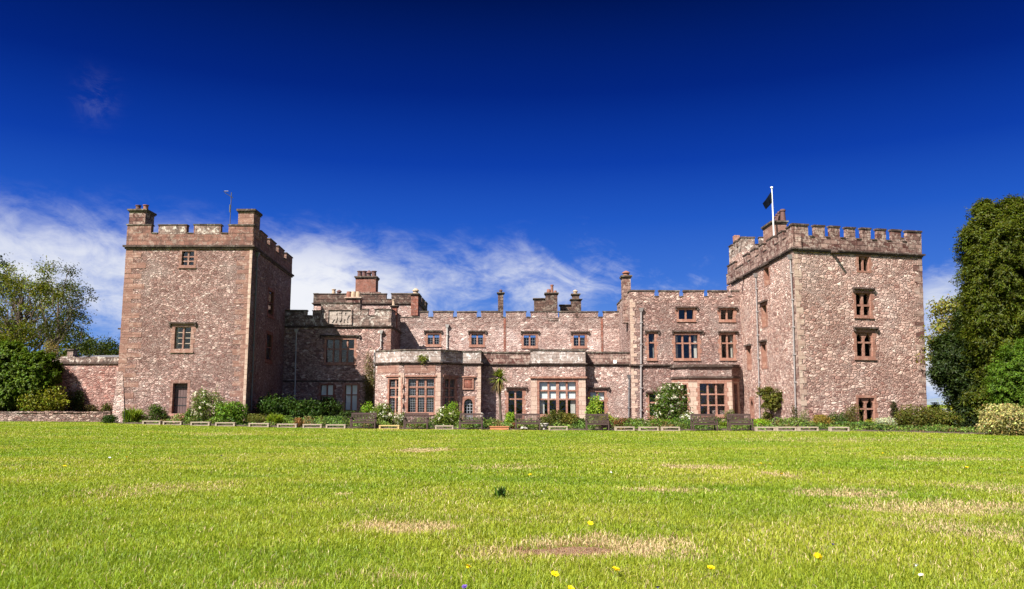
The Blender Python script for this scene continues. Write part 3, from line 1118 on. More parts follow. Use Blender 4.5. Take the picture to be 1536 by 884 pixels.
chimney(lt, 356.5, 380, 319, 345, YL - 0.02, 1.3, 'quoin', [(363.5, 312, 0.16, 'white', 'low'), (373.5, 312, 0.16, 'white', 'low')], cap_h=0.22, cap_mat='string')
drainpipe(LT[1], lt, [(383.5, 385), (374.5, 615)], 'pipe_dark', 0.05)
mb = MB()
for sx in (-0.02,):
    mb.tube([(xl - 0.01, YL + 0.3, zpx(180, 493, YL)), (xl - 0.32, YL + 0.3, zpx(180, 493, YL) + 0.02)], 0.05, 8)
mb.build('spout', M['string'], lt)

# stone steps up to the tower door
f = LT[0]
sc0, sc1 = f.px(257, 620)[0], f.px(279, 620)[0]
zd = f.px(270, 620.5)[1]
zg = float(terrain(at(265, 630, YL)[0], YL - 1.6))
mb = MB()
ns = 4
for k in range(ns):
    h = (zd - 0.01 - zg) * (ns - k) / ns
    f.box(mb, sc0 - 0.05 - 0.13 * k, sc1 + 0.05 + 0.05 * k, zg - 0.3, zg + h, 0.031 + 0.30 * k, 0.031 + 0.30 * (k + 1))
o = mb.build('stone_steps', M['steps'], None, (*(LA + (LB - LA) * 0.47), zg))
tag(o, 'worn red stone steps rising to the plank door of the left tower', 'steps')

# television aerial
p = at(345, 335, YL + 1.0)
ta = thing('aerial', 'thin television aerial on a mast behind the left tower battlements', 'aerial', (p[0], YL + 1.0, p[2] - 0.8))
ztop = zpx(345, 289, YL + 1)
mb = MB()
mb.tube([(p[0], YL + 1, p[2] - 0.8), (p[0], YL + 1, ztop)], 0.028, 8)
mb.build('mast', M['alu'], ta)
mb = MB()
e0, e1 = at(337, 289, YL + 1), at(349, 297, YL + 1)
mb.tube([e0, e1], 0.02, 6)
for k in range(7):
    q = e0 + (e1 - e0) * (k / 6)
    w = 0.28 - 0.02 * k
    mb.tube([q + np.array([0, -w, 0.02]), q + np.array([0, w, 0.02])], 0.010, 5)
mb.tube([e0 + np.array([-0.02, 0, 0.09]), e0 + np.array([0.24, 0, 0.09])], 0.025, 6)
mb.build('antenna', M['alu'], ta)
mb = MB()
q = at(345, 313, YL + 1)
mb.tube([(q[0], q[1], q[2] - 0.25), (q[0], q[1], q[2] + 0.25)], 0.05, 8)
mb.build('clamp', M['alu'], ta)

# ================================================================== crest wing beside the left tower
YW = 60.0
a, b = np.array([xpx(424, 550, YW), YW]), np.array([xpx(585.5, 550, YW), YW])
WG = ring([a, b, b + np.array([0, 5.6]), a + np.array([0, 5.6])])
lw = thing('castle_wing', 'low wing with a pale carved crest panel beside the left tower', 'castle wing', (float(b[0]) - 3, YW, 0.2))
f = WG[0]
zs = zpx(520, 490.5, YW)
window(f, lw, (489.5, 509.5, 531, 543.5), 4, (0.42,), 0.16, (480, 541, 503.5), 'red', wide_centre=True, mull=0.11)
window(f, lw, (480.5, 578, 499, 619), 2, (0.38,), 0.14, None, 'red_dark', blind=0.36)
window(f, lw, (517.5, 578, 535.5, 616), 2, (0.38,), 0.14, None, 'red', blind=0.98)
mb = MB()
string_course(f, lw, 0, f.L - 0.3, zpx(500, 572, YW), 0.12, 0.09, mb=mb)
string_course(f, lw, 0, f.L, zs, 0.16, 0.13, mb=mb)
string_course(WG[1], lw, 0, WG[1].L, zs + 0.002, 0.16, 0.128, mb=mb)
mb.build('string_course', M['string'], lw)
block(lw, WG, Z0, zs, 'rubble_wing', zs + 0.1)
quoins(f, lw, f.L, -1, 0.2, zs - 0.1, seed=4)
S = lambda u: f.px(u, 475)[0]
zl, zh = zpx(520, 474, YW), zpx(520, 465, YW)
mb, cb = MB(), MB()
parapet(f, lw, 0, S(481), zs + 0.085, zl, zh - 0.1, [(0, S(460)), (S(469), S(481))], '', part=mb, capb=cb)
parapet(f, lw, S(481), S(540), zs + 0.086, zpx(520, 458, YW), zpx(520, 455.5, YW), [(S(481), S(540))], '', part=mb, capb=cb)
parapet(f, lw, S(540), f.L, zs + 0.087, zl, zh, [(S(540), S(552)), (S(562), f.L)], '', part=mb, capb=cb)
parapet(WG[1], lw, 0.42, WG[1].L, zs + 0.088, zl + 0.002, zh + 0.002, [(0.42, 2.0), (2.8, 4.6)], '', part=mb, capb=cb)
pp = mb.build('parapet', M['parapet_grey'], lw)
cb.build('coping_trim', M['coping'], pp)
# carved panel: a shield between two beasts, weathered relief
s0, s1, z0, z1 = f.rect(493, 465.5, 527, 486)
mb = MB()
f.box(mb, s0, s1, z0, z1, 0.0, 0.045)
pn = mb.build('crest_panel', M['carved'], lw)
mb = MB()
for q in ((s0 - 0.08, s0, z0 - 0.08, z1 + 0.08), (s1, s1 + 0.08, z0 - 0.08, z1 + 0.08), (s0, s1, z1, z1 + 0.08), (s0, s1, z0 - 0.08, z0)):
    f.box(mb, *q, 0.0, 0.13)
mb.build('panel_frame', M['parapet_grey'], pn)
mb = MB()
sc, w, h = (s0 + s1) / 2, s1 - s0, z1 - z0
def relief(pts, d=0.11):
    P = [(sc + x * w, z0 + y * h) for x, y in pts]
    top = [f.pt(a_, d, z_) for a_, z_ in P]
    bot = [f.pt(a_, 0.04, z_) for a_, z_ in P]
    mb.poly(top)
    for k in range(len(P)):
        mb.poly([bot[k], bot[(k + 1) % len(P)], top[(k + 1) % len(P)], top[k]])
relief([(-0.08, 0.55), (-0.07, 0.3), (0, 0.15), (0.07, 0.3), (0.08, 0.55), (0.08, 0.72), (-0.08, 0.72)])
relief([(-0.06, 0.76), (0.06, 0.76), (0.08, 0.92), (0.03, 0.86), (0, 0.95), (-0.03, 0.86), (-0.08, 0.92)])
for sg in (-1, 1):
    q = [(-0.12, 0.35), (-0.15, 0.15), (-0.2, 0.12), (-0.19, 0.32), (-0.26, 0.3), (-0.31, 0.12), (-0.36, 0.12), (-0.33, 0.34), (-0.36, 0.5), (-0.42, 0.62), (-0.38, 0.66),
         (-0.33, 0.56), (-0.25, 0.58), (-0.23, 0.75), (-0.27, 0.85), (-0.18, 0.9), (-0.12, 0.8), (-0.15, 0.66), (-0.1, 0.5)]
    q = [(x * -sg, y) for x, y in q]
    relief(q if sg > 0 else q[::-1], 0.10)
mb.build('crest_relief', M['carved'], pn)
drainpipe(f, lw, [(445, 499), (442.5, 604)], 'pipe_white', 0.05)
drainpipe(f, lw, [(572, 501), (571.5, 521), (562, 530), (561, 612)], 'pipe_white', 0.05, off=0.12)
ch = chimney(lw, 519, 540, 448.5, 456, YW + 0.9, 0.9, 'parapet_brown', [(521.5, 436.5, 0.19, 'pot_red', 'low'), (528.5, 436.5, 0.19, 'pot_pale', 'low'), (535.5, 436.5, 0.18, 'pot_pale', 'low')], cap_mat='cream')
chimney(lw, 586, 594.5, 461, 490, YW + 2.2, 0.6, 'red_dark', [(589.5, 449, 0.12, 'pot_pale', 'pot')])

# ================================================================== pale range, set back
YM = 65.0
MA, MBp = np.array([xpx(560, 500, YM), YM]), np.array([xpx(931, 500, YM), YM])
mr = thing('castle_range', 'long pale crenellated range set back above the garden front', 'castle range', (0, YM, 0.2))
MR = ring([MA, MBp, MBp + np.array([0, 9.0]), MA + np.array([0, 9.0])])
f = MR[0]
for rc, hd in (((641.5, 501.5, 659, 516.5), (636, 663.5, 496.5)), ((707, 501.5, 724.5, 517.0), (702, 730, 497.0)),
               ((785.5, 503, 803.5, 519), (781, 809, 497.5)), ((860.5, 503, 877.5, 519), (856, 884, 498))):
    window(f, mr, rc, 2, (), 0.17, hd, 'red', bars=(2, 4, 0.014, 'lead'), mull=0.13)
zc, zm = zpx(760, 476.5, YM), zpx(760, 468.5, YM)
block(mr, MR, Z0, zc - 0.9, 'rubble_range', zc - 0.6)
S = lambda u: f.px(u, 472)[0]
mb, cb = MB(), MB()
mer = [(S(a_), S(b_)) for a_, b_ in ((630, 642), (650, 679.5), (685.5, 715), (722, 752), (759, 789), (796, 820), (821.5, 837), (839, 863), (868, 897), (905, 929))]
parapet(f, mr, 0, f.L, zc - 0.9, zc, zm, mer, '', part=mb, capb=cb, thick=0.45, proud=0.0, cap_h=0.10)
parapet(MR[1], mr, 0, 9, zc - 0.9, zc + 0.002, zm, [(0, 1.5), (2.2, 4)], '', part=mb, capb=cb, proud=0.001)
pp = mb.build('parapet', M['range_parapet'], mr)
cb.build('coping_trim', M['coping'], pp)
mb = MB()
f.box(mb, S(821.5), S(837), zpx(829, 481, YM), zc, 0.0, 0.05)
mb.build('parapet_panel', M['parapet_grey'], mr)
for u_ in (757, 902.5):
    mb = MB()
    f.box(mb, S(u_) - 0.09, S(u_) + 0.09, zpx(u_, 532, YM), zpx(u_, 478, YM), 0.0, 0.035)
    mb.build('wall_strip', M['red_dark'], mr)
drainpipe(f, mr, [(671, 492), (670.5, 532)], 'pipe_white', 0.06)
chimney(mr, 747, 755, 441, 468, YM + 2.0, 0.6, 'parapet_dark', [(751, 433.5, 0.13, 'pot_dark', 'cowl')])
chimney(mr, 801.5, 818.5, 449, 470, YM + 2.2, 0.9, 'parapet_dark', cap_h=0.09)
chimney(mr, 819, 836.5, 441.5, 470, YM + 1.2, 1.0, 'parapet_dark', [(823.5, 433, 0.16, 'pot_red', 'low'), (828.5, 426, 0.13, 'pot_red', 'pot'), (833.5, 435, 0.12, 'pot_red', 'low')])
chimney(mr, 841, 857, 458.5, 470, YM + 2.2, 0.8, 'parapet_dark', cap_h=0.08)
chimney(mr, 857.5, 872, 450, 470, YM + 2.0, 0.9, 'parapet_dark', cap_h=0.08)
chimney(mr, 859, 869, 443, 452, YM + 2.1, 0.7, 'parapet_dark', [(863.5, 434, 0.17, 'pot_pale', 'cowl')])

# ================================================================== rear block with the brick stack
YR = 66.4
a, b = np.array([xpx(470, 470, YR), YR]), np.array([xpx(627, 470, YR), YR])
rb = thing('rear_block', 'dark-topped higher block with brick four-pot chimney behind the crest wing', 'castle block', (float(a[0] + b[0]) / 2, YR, 0))
RB4 = ring([a, b, b + np.array([0, 7.0]), a + np.array([0, 7.0])])
f = RB4[0]
zs = zpx(550, 456, YR)
block(rb, RB4, Z0, zs, 'rubble_range', zs + 0.1)
mb = MB()
for ff in RB4:
    string_course(ff, rb, 0, ff.L, zs, 0.15, 0.13, mb=mb)
mb.build('string_course', M['string'], rb)
S = lambda u: f.px(u, 448)[0]
mb, cb = MB(), MB()
zc, zm = zpx(550, 449.5, YR), zpx(550, 441.5, YR)
parapet(f, rb, 0, f.L, zs + 0.076, zc, zm, [(0, S(579.5)), (S(587), f.L)], '', part=mb, capb=cb)
for k in (1, 2, 3):
    ff = RB4[k]
    parapet(ff, rb, 0, ff.L, zs + 0.076 + 0.002 * k, zc + 0.001 * k, zm + 0.002 * k, [(0, 2.0), (2.7, 4.8), (5.5, ff.L)], '', part=mb, capb=cb)
pp = mb.build('parapet', M['parapet_dark'], rb)
cb.build('coping_trim', M['coping'], pp)
chimney(rb, 530, 570, 438, 452, YR + 1.0, 1.6, 'parapet_brown', cap=False)
chimney(rb, 533, 563.5, 418, 440, YR + 1.2, 1.2, 'brick', [(537.5, 405, 0.22, 'pot_dark', 'pot'), (544.5, 405, 0.22, 'pot_dark', 'pot'), (551.5, 404, 0.2, 'pot_dark', 'cowl'), (559, 405, 0.22, 'pot_dark', 'pot')], cap_h=0.2)
chimney(rb, 496, 510, 442.5, 450, YR + 1.0, 0.8, 'parapet_dark', [(499, 433, 0.17, 'pot_pale', 'pot'), (507, 434, 0.18, 'pot_dark', 'cowl')], cap_h=0.08)
chimney(rb, 616.5, 627, 443, 466, YR - 0.3, 0.9, 'red_dark', [(622.5, 431.5, 0.22, 'pot_pale', 'cowl')])

# ================================================================== garden front with bays
YG = 58.5
gf = thing('bay_range', 'single-storey garden front with large mullioned bays below the pale range', 'garden front', (0, YG, 0.2))
GA = np.array([xpx(563.5, 545, 57.2), 57.2])
GB_ = np.array([xpx(601.5, 545, 55.8), 55.8])
GC = np.array([xpx(661, 545, 55.8), 55.8])
GD = np.array([xpx(692.5, 545, 57.3), 57.3])
GE = np.array([xpx(721.5, 545, 57.3), 57.3])
GFp = np.array([GE[0], YG])
GG = np.array([xpx(795.5, 545, YG), YG])
GH = np.array([GG[0], 57.7])
GI = np.array([xpx(878, 545, 57.7), 57.7])
GJ = np.array([GI[0], YG])
GK = np.array([xpx(950, 545, YG), YG])
pts = [GA, GB_, GC, GD, GE, GFp, GG, GH, GI, GJ, GK, np.array([GK[0], 64.9]), np.array([GA[0], 64.9])]
GF = ring(pts)
cantL, front1, cantR, doorf, _r1, wall1, _r2, bay2, _r3, wall2 = GF[:10]
zs = zpx(760, 547.5, YG)
zp = zpx(760, 530, YG)
zs1 = zpx(630, 542, 55.8)
# bay one: 2 + 3 + 2 lights, three rows, leaded
cantL_w = window(cantL, gf, (583.5, 569, 601.0, 619), 2, (0.26, 0.54), 0.12, None, 'red', bars=(3, 12, 0.014, 'lead'), mull=0.13)
window(front1, gf, (612, 568.5, 651, 618.5), 3, (0.25, 0.53), 0.14, None, 'red', bars=(4, 14, 0.016, 'lead'), mull=0.14, blind=0.0)
window(cantR, gf, (667, 569, 683, 619), 2, (0.26, 0.54), 0.12, None, 'red', bars=(3, 12, 0.014, 'lead'), mull=0.13)
# garden door under the little carved panel
s0, s1, z0, z1 = doorf.rect(696, 598, 709, 628)
doorf.open.append((s0 - 0.14, s1 + 0.14, z0 - 0.1, z1 + 0.16))
mb = MB()
doorf.box(mb, s0 - 0.14, s0, z0 - 0.1, z1, -0.3, 0.012)
doorf.box(mb, s1, s1 + 0.14, z0 - 0.1, z1, -0.3, 0.012)
doorf.box(mb, s0 - 0.14, s1 + 0.14, z1, z1 + 0.16, -0.3, 0.014)
arch_fill(doorf, mb, s0, s1, z1 - 0.33, z1, -0.3, 0.0, 'round')
mb.build('door_surround', M['red'], gf)
mb = MB()
doorf.box(mb, s0, s1, z0 - 0.1, z0 + 0.35, -0.24, -0.2)
for k in range(4):
    x = s0 + (s1 - s0) * k / 3
    doorf.box(mb, max(x - 0.025, s0), min(x + 0.025, s1), z0 + 0.35, z1, -0.235, -0.205)
for k in range(6):
    z = z0 + 0.35 + (z1 - z0 - 0.35) * k / 5
    doorf.box(mb, s0, s1, z - 0.02, z + 0.02, -0.233, -0.207)
gd = mb.build('door', M['lead'], gf)
mb = MB()
mb.poly([doorf.pt(s0, -0.222, z0 + 0.35), doorf.pt(s1, -0.222, z0 + 0.35), doorf.pt(s1, -0.222, z1), doorf.pt(s0, -0.222, z1)])
mb.build('pane', M['glass'], gd)
s0, s1, z0, z1 = doorf.rect(696, 569, 708.5, 582.5)
mb = MB()
doorf.box(mb, s0, s1, z0, z1, -0.01, 0.02)
cp = mb.build('crest_panel', M['red_dark'], gf)
mb = MB()
for q in ((s0 - 0.1, s0, z0 - 0.1, z1 + 0.1), (s1, s1 + 0.1, z0 - 0.1, z1 + 0.1), (s0, s1, z1, z1 + 0.1), (s0, s1, z0 - 0.1, z0)):
    doorf.box(mb, *q, -0.01, 0.08)
doorf.box(mb, s0 - 0.25, s1 + 0.25, z1 + 0.13, z1 + 0.22, -0.01, 0.14)
mb.build('panel_frame', M['red'], cp)
mb = MB()
c_ = ((s0 + s1) / 2, (z0 + z1) / 2)
for (ax, az_, w_, h_) in ((0, 0.0, 0.13, 0.17), (-0.2, 0.03, 0.06, 0.18), (0.2, 0.03, 0.06, 0.18), (0, 0.22, 0.09, 0.05), (0, -0.23, 0.22, 0.04)):
    doorf.box(mb, c_[0] + ax - w_, c_[0] + ax + w_, c_[1] + az_ - h_, c_[1] + az_ + h_, 0.02, 0.06 - abs(ax) * 0.05)
mb.build('crest_relief', M['red_dark'], cp)
# windows of the straight walls and of the square bay
window(wall1, gf, (762.5, 586.5, 783.5, 628), 2, (0.30,), 0.16, (759, 791, 581.5), 'red', frame=True, mull=0.12, sill=False)
window(bay2, gf, (809, 573, 864, 621.5), 4, (0.27, 0.54), 0.16, None, 'red', blind=0.55, curtain=True, mull=0.13, wide_centre=True)
window(wall2, gf, (885.5, 588.5, 907, 624), 2, (0.36,), 0.16, (882, 914.5, 582), 'red', blind=0.36, mull=0.12)
block(gf, GF, Z0, zs - 0.05, 'rubble_front', zs + 0.3)
mb, cb = MB(), MB()
sb_ = MB()
for k, ff in enumerate(GF[:10]):
    e = 0.001 * k
    string_course(ff, gf, 0, ff.L, zs + e, 0.17, 0.14, mb=sb_)
    parapet(ff, gf, 0, ff.L, zs + 0.087 + e, zp - 0.07 + e * 2, zp, [(0, ff.L)], '', part=mb, capb=cb, thick=0.35, cap_h=0.09) if False else None
sb_.build('string_course', M['string'], gf)
groups = [('parapet_pale', [0, 1, 2, 3, 4]), ('parapet_brown', [5, 6]), ('parapet_pale', [6 + 1, 8]), ('parapet_brown', [9])]
for gi, (mt_, ids) in enumerate(groups):
    mb, cb = MB(), MB()
    for k in ids:
        ff = GF[k]
        e = 0.0015 * k
        up = 0.12 if k in (7, 8) else 0.0
        ff.box(mb, 0, ff.L, zs + 0.087 + e, zp + up + e, -0.32, 0.02)
        ff.box(cb, -0.02, ff.L + 0.02, zp + up + e, zp + up + e + 0.10, -0.36, 0.07)
    pp = mb.build('parapet', M[mt_], gf)
    cb.build('coping_trim', M['coping'], pp)
# dressed stone bands and columns of the bays
mb = MB()
for ff, (ua, ub), vv in ((cantL, (580, 602), 564.5), (front1, (607, 655), 564.5), (cantR, (664, 687), 564.5)):
    a_, b_ = ff.px(ua, vv)[0], ff.px(ub, vv)[0]
    zh = ff.px((ua + ub) / 2, vv)[1]
    ff.box(mb, a_, min(b_, ff.L), zh - 0.04, zh + 0.06, 0.0, 0.10)
mb.build('window_label', M['red'], gf)
z_lo, z_hi = 0.25, zpx(630, 560, 55.8)
mb = MB()
front1.box(mb, -0.02, 0.24, z_lo, z_hi, -0.1, 0.05)
cantL.box(mb, cantL.L - 0.16, cantL.L + 0.03, z_lo, z_hi - 0.003, -0.1, 0.048)
mb.build('corner_column', M['cream'], gf)
mb = MB()
front1.box(mb, front1.L - 0.34, front1.L + 0.02, z_lo, z_hi - 0.006, -0.1, 0.046)
cantR.box(mb, -0.02, 0.16, z_lo, z_hi - 0.009, -0.1, 0.044)
mb.build('corner_column', M['cream'], gf)
mb = MB()
cantR.box(mb, cantR.L - 0.16, cantR.L, z_lo, z_hi, -0.1, 0.04)
mb.build('corner_column', M['cream'], gf)
mb = MB()
front1.box(mb, 0.25, front1.L - 0.35, zpx(630, 562, 55.8) + 0.1, zs - 0.1, -0.01, 0.02)
cantL.box(mb, 0.2, cantL.L - 0.17, zpx(630, 562, 55.8) + 0.1, zs - 0.1, -0.01, 0.02)
mb.build('red_band', M['quoin'], gf)
mb = MB()
bay2.box(mb, 0.0, 0.45, 0.2, zpx(830, 569, 57.7) - 0.02, -0.02, 0.02)
mb.build('bay_dressing', M['cream'], gf)
mb = MB()
bay2.box(mb, bay2.L - 0.5, bay2.L + 0.002, 0.2, zpx(830, 569, 57.7) - 0.02, -0.02, 0.022)
mb.build('bay_dressing', M['cream'], gf)
mb = MB()
zz = zpx(836, 566.5, 57.7)
bay2.box(mb, -0.05, bay2.L + 0.05, zz - 0.06, zz + 0.07, -0.01, 0.13)
_r3.box(mb, 0.05, _r3.L, zz - 0.06, zz + 0.068, -0.01, 0.12)
mb.build('window_label', M['red'], gf)
mb = MB()
bay2.box(mb, 0.46, bay2.L - 0.51, zpx(836, 571, 57.7) + 0.02, zz - 0.062, -0.02, 0.024)
mb.build('red_band', M['red'], gf)
quoins(doorf, gf, doorf.L, -1, 0.2, zs - 0.1, 'cream', 0.2, 0.34, seed=8)
drainpipe(wall2, gf, [(943.5, 568), (943, 626)], 'pipe_dark', 0.06)
mb = MB()
wall2.box(mb, wall2.px(920, 545)[0], wall2.px(924.5, 545)[0], zs + 0.1, zs + 0.34, 0.02, 0.12)
mb.build('lamp_box', M['white'], gf)

# ================================================================== right block
YB = 58.0
a, b = np.array([xpx(946.5, 550, YB), YB]), np.array([xpx(1119, 550, YB), YB])
bl = thing('castle_wing', 'tall hood-windowed block between the pale range and the right tower', 'castle wing', (float(a[0] + b[0]) / 2, YB, 0.2))
BK = ring([a, b, b + np.array([0.1, 8.2]), a + np.array([0.15, 8.2])])
f = BK[0]
zc, zm = zpx(1020, 445.5, YB), zpx(1020, 437.5, YB)
for rc, c, hd, rows, kw in (((1018, 465, 1040, 479), 2, (1013, 1047, 461), (), dict(surmat='cream')), ((1081, 465, 1100, 479.5), 2, (1076, 1106, 461.5), (), {}),
                            ((973, 501, 982, 537.5), 1, (967, 989, 496.5), (0.36,), dict(curtain=True)), ((1013, 502.5, 1047, 537.5), 3, (1008, 1055, 497), (0.36,), dict(curtain=True)),
                            ((1082, 502.5, 1100.5, 537), 2, (1077, 1107, 497.5), (0.36,), dict(curtain=True)), ((974, 591, 984, 624), 1, (968, 990, 588), (0.4,), {})):
    kw.pop('surmat', None)
    window(f, bl, rc, c, rows, 0.15, hd, 'red', mull=0.12, **kw)
block(bl, BK, Z0, zc - 0.5, 'rubble_block', zc - 0.4)
S = lambda u: f.px(u, 441)[0]
mb, cb = MB(), MB()
parapet(f, bl, 0, f.L, zc - 0.5, zc, zm, [(0, S(981.5)), (S(989), S(1019)), (S(1026), S(1056)), (S(1063), S(1091)), (S(1098), f.L)], '', part=mb, capb=cb, proud=0.0, cap_h=0.10)
ff = BK[3]
parapet(ff, bl, 0, ff.L, zc - 0.5, zc + 0.003, zm + 0.003, [(0, 1.5), (2.1, 3.8), (4.4, 6.0), (6.6, ff.L)], '', part=mb, capb=cb, proud=0.0, cap_h=0.10)
pp = mb.build('parapet', M['block_parapet'], bl)
cb.build('coping_trim', M['coping'], pp)
quoins(f, bl, 0.0, 1, 0.2, zc - 0.1, 'cream', 0.22, 0.4, seed=12)
chimney(bl, 934.5, 946.5, 417, 440, YB + 0.9, 0.9, 'parapet_brown', [(940.5, 405, 0.24, 'pot_red', 'cowl')], sink=2.2, cap_h=0.2)
chimney(bl, 1066, 1074, 436, 441, YB + 3.0, 0.6, 'red', cap=False)
mb = MB()
zz = zpx(980, 548.5, YB)
string_course(f, bl, 0, f.px(1008, 548)[0], zz, 0.2, 0.16, mb=mb)
mb.build('string_course', M['string'], bl)
drainpipe(f, bl, [(961.5, 468), (961, 632)], 'lead_pipe', 0.065)
# canted bay at ground level
ba = np.array([xpx(1008, 580, YB), YB - 0.001])
bb = np.array([xpx(1032.5, 580, 56.7), 56.7])
bc = np.array([xpx(1098, 580, 56.7), 56.7])
bd = np.array([xpx(1109, 580, 57.9), 57.9])
BY = [Fac(ba, bb), Fac(bb, bc), Fac(bc, bd)]
zt = zpx(1060, 551, 56.7)
window(BY[0], bl, (1021, 577, 1031, 622), 1, (0.34, 0.66), 0.12, None, 'red', mull=0.10, name='bay_window')
window(BY[1], bl, (1050, 575.5, 1087.5, 622), 3, (0.35, 0.70), 0.16, None, 'red', mull=0.12, name='bay_window')
window(BY[2], bl, (1101.5, 577, 1106, 621), 1, (0.35,), 0.10, None, 'red', mull=0.08, name='bay_window')
mb = MB()
for ff in BY:
    ff.wall(mb, 0, ff.L, Z0, zt)
mb.build('bay', M['cream'], bl)
mb = MB()
zz = zpx(1060, 566.5, 56.7)
for k, ff in enumerate(BY):
    e = 0.002 * k
    ff.box(mb, -0.03, ff.L + 0.03, zz - 0.05 + e, zz + 0.08 + e, -0.02, 0.12)
    ff.box(mb, -0.03, ff.L + 0.03, zt + e, zt + 0.10 + e, -0.3, 0.16)
    ff.box(mb, -0.03, ff.L + 0.03, zt + 0.10 + e, zt + 0.2 + e, -0.3, 0.08)
mb.build('bay_moulding', M['string'], bl)
mb = MB()
for k, ff in enumerate(BY):
    ff.box(mb, 0.0, ff.L, zz + 0.09, zt - 0.002, -0.02, 0.015 + 0.001 * k)
mb.build('bay_frieze', M['rubble_block'], bl)
mb = MB()
for k, ff in enumerate(BY):
    ff.box(mb, 0.0, ff.L, zpx(1060, 573, 56.7) + 0.02, zz - 0.053, -0.02, 0.02 + 0.001 * k)
mb.build('red_band', M['red'], bl)
mb = MB()
i = len(mb.v)
top = [ba, bb, bc, bd]
mb.poly([(p[0], p[1], zt + 0.15) for p in top])
mb.build('bay_roof', M['roof'], bl)
mb = MB()
for k in range(len(BK[3:])):
    pass

# ================================================================== right tower
YT = 46.5
RA = np.array([xpx(1203, 640, YT), YT])
RBp = np.array([xpx(1388, 510, 48.6), 48.6])
RD = np.array([xpx(1203, 640, YT) + 0.05, 61.5])
RC = RBp + (RD - RA)
rt = thing('castle_tower', 'tall rubble tower at the right end with small battlements and traceried red windows', 'tower', (float(RA[0] + RBp[0]) / 2, YT, 0.2), 'castle towers')
FR = Fac(RA, RBp, flare=0.0050)
CAPS = []
RT = [FR, Fac(RBp, RC), Fac(RC, RD), Fac(RD, RA)]
f = RT[0]
zs = f.px(1195, 374.5)[1]
window(f, rt, (1288, 385, 1303.5, 406.5), 2, (), 0.15, None, 'red', arch='cusp', mull=0.10, sill=False)
window(f, rt, (1284, 440, 1306, 473), 2, (0.55,), 0.14, (1278.5, 1311, 433), 'red', arch='round', mull=0.14)
window(f, rt, (1285, 499, 1309, 534.5), 2, (0.42,), 0.18, (1280, 1316, 492), 'red', arch='cusp', mull=0.12)
window(f, rt, (1288, 597, 1312, 634), 2, (0.45,), 0.15, None, 'red', arch='cusp', mull=0.12)
g = RT[3]
for rc, c in (((1147, 402, 1153.5, 426), 1), ((1143.5, 458, 1150, 489), 1), ((1143.5, 517, 1149, 551), 1), ((1121.5, 523, 1126, 553), 1)):
    window(g, rt, rc, c, (), 0.16, None, 'red', depth=0.45, sill=False)
    u0, v0, u1, v1 = rc
    mb = MB()
    s0, s1, z0, z1 = g.rect(*rc)
    g.box(mb, s0 - 0.35, s1 + 0.35, z1 + 0.18, z1 + 0.30, 0.0, 0.16)
    mb.build('hood_mould', M['string'], rt)
s0, s1, z0, z1 = g.rect(1125.5, 599, 1130.5, 626)
g.open.append((s0 - 0.14, s1 + 0.14, z0 - 0.1, z1 + 0.16))
mb = MB()
g.box(mb, s0 - 0.14, s0, z0 - 0.1, z1, -0.3, 0.012)
g.box(mb, s1, s1 + 0.14, z0 - 0.1, z1, -0.3, 0.012)
g.box(mb, s0 - 0.14, s1 + 0.14, z1, z1 + 0.16, -0.3, 0.014)
arch_fill(g, mb, s0, s1, z1 - 0.8, z1, -0.3, 0.0, 'point')
mb.build('door_surround', M['red'], rt)
mb = MB()
g.box(mb, s0, s1, z0 - 0.1, z1, -0.28, -0.24)
mb.build('door', M['wood_dark'], rt)
block(rt, [RT[0], RT[2], RT[3]], Z0, zs, 'rubble_right', None)
mb = MB()
# right flank follows the lean of the front's right edge
q0, q1 = f.pt(f.L, 0, Z0), f.pt(f.L, 0, zs)
e0, e1 = RT[2].pt(0, 0, Z0), RT[2].pt(0, 0, zs)
mb.poly([q0, e0, e1, q1])
mb.build('flank_wall', M['rubble_right'], rt)
mb = MB()
mb.poly([(*RA, zs + 0.2), (*RBp, zs + 0.2), (*RC, zs + 0.2), (*RD, zs + 0.2)])
mb.build('roof', M['roof'], rt)
mb = MB()
quoins(f, rt, f.L, -1, 0.2, zs - 0.1, 'edge_stone', 0.3, 0.6, seed=21, h=0.34)
quoins(g, rt, g.L, -1, 0.2, zs - 0.1, 'edge_stone', 0.3, 0.55, seed=22, h=0.34)
quoins(f, rt, 0.0, 1, 0.2, zs - 0.1, 'cream', 0.22, 0.42, seed=23, h=0.34)
mb = MB()
string_course(f, rt, 0, f.L, zs, 0.2, 0.15, mb=mb)
string_course(g, rt, 1.6, g.L, zs + 0.002, 0.2, 0.148, mb=mb)
mb.build('string_course', M['string'], rt)
zc, zm = f.px(1215, 353.5)[1], f.px(1200, 339)[1]
S = lambda u: f.px(u, 348)[0]
mb, cb = MB(), MB()
mer = [(0, S(1212)), (S(1221.5), S(1236.5)), (S(1245), S(1259)), (S(1268.5), S(1282.5)), (S(1292), S(1305.5)), (S(1315), S(1328)), (S(1337), S(1351)), (S(1359.5), f.L + 0.05)]
parapet(f, rt, 0, f.L, zs + 0.105, zc - 0.07, zm + 0.02, mer, '', part=mb, capb=cb, thick=0.5, cap_h=0.10, mth=0.20, caps=CAPS)
parapet(g, rt, 0.5, g.L, zs + 0.107, zc + 0.003, zm + 0.003, [(g.L - 1.0, g.L), (g.L - 2.5, g.L - 1.7), (g.L - 4.8, g.L - 3.3), (g.L - 6.5, g.L - 5.6), (g.L - 8.4, g.L - 7.3), (g.L - 10.2, g.L - 9.2), (0.5, 2.6)], '', part=mb, capb=cb, thick=0.5, cap_h=0.09, mth=0.22, caps=CAPS)
pm = [(0, 1.0), (1.8, 2.8), (3.6, 4.6), (5.4, 6.4), (7, 8.2), (9, 10.2), (11, 12.2), (13, 15)]
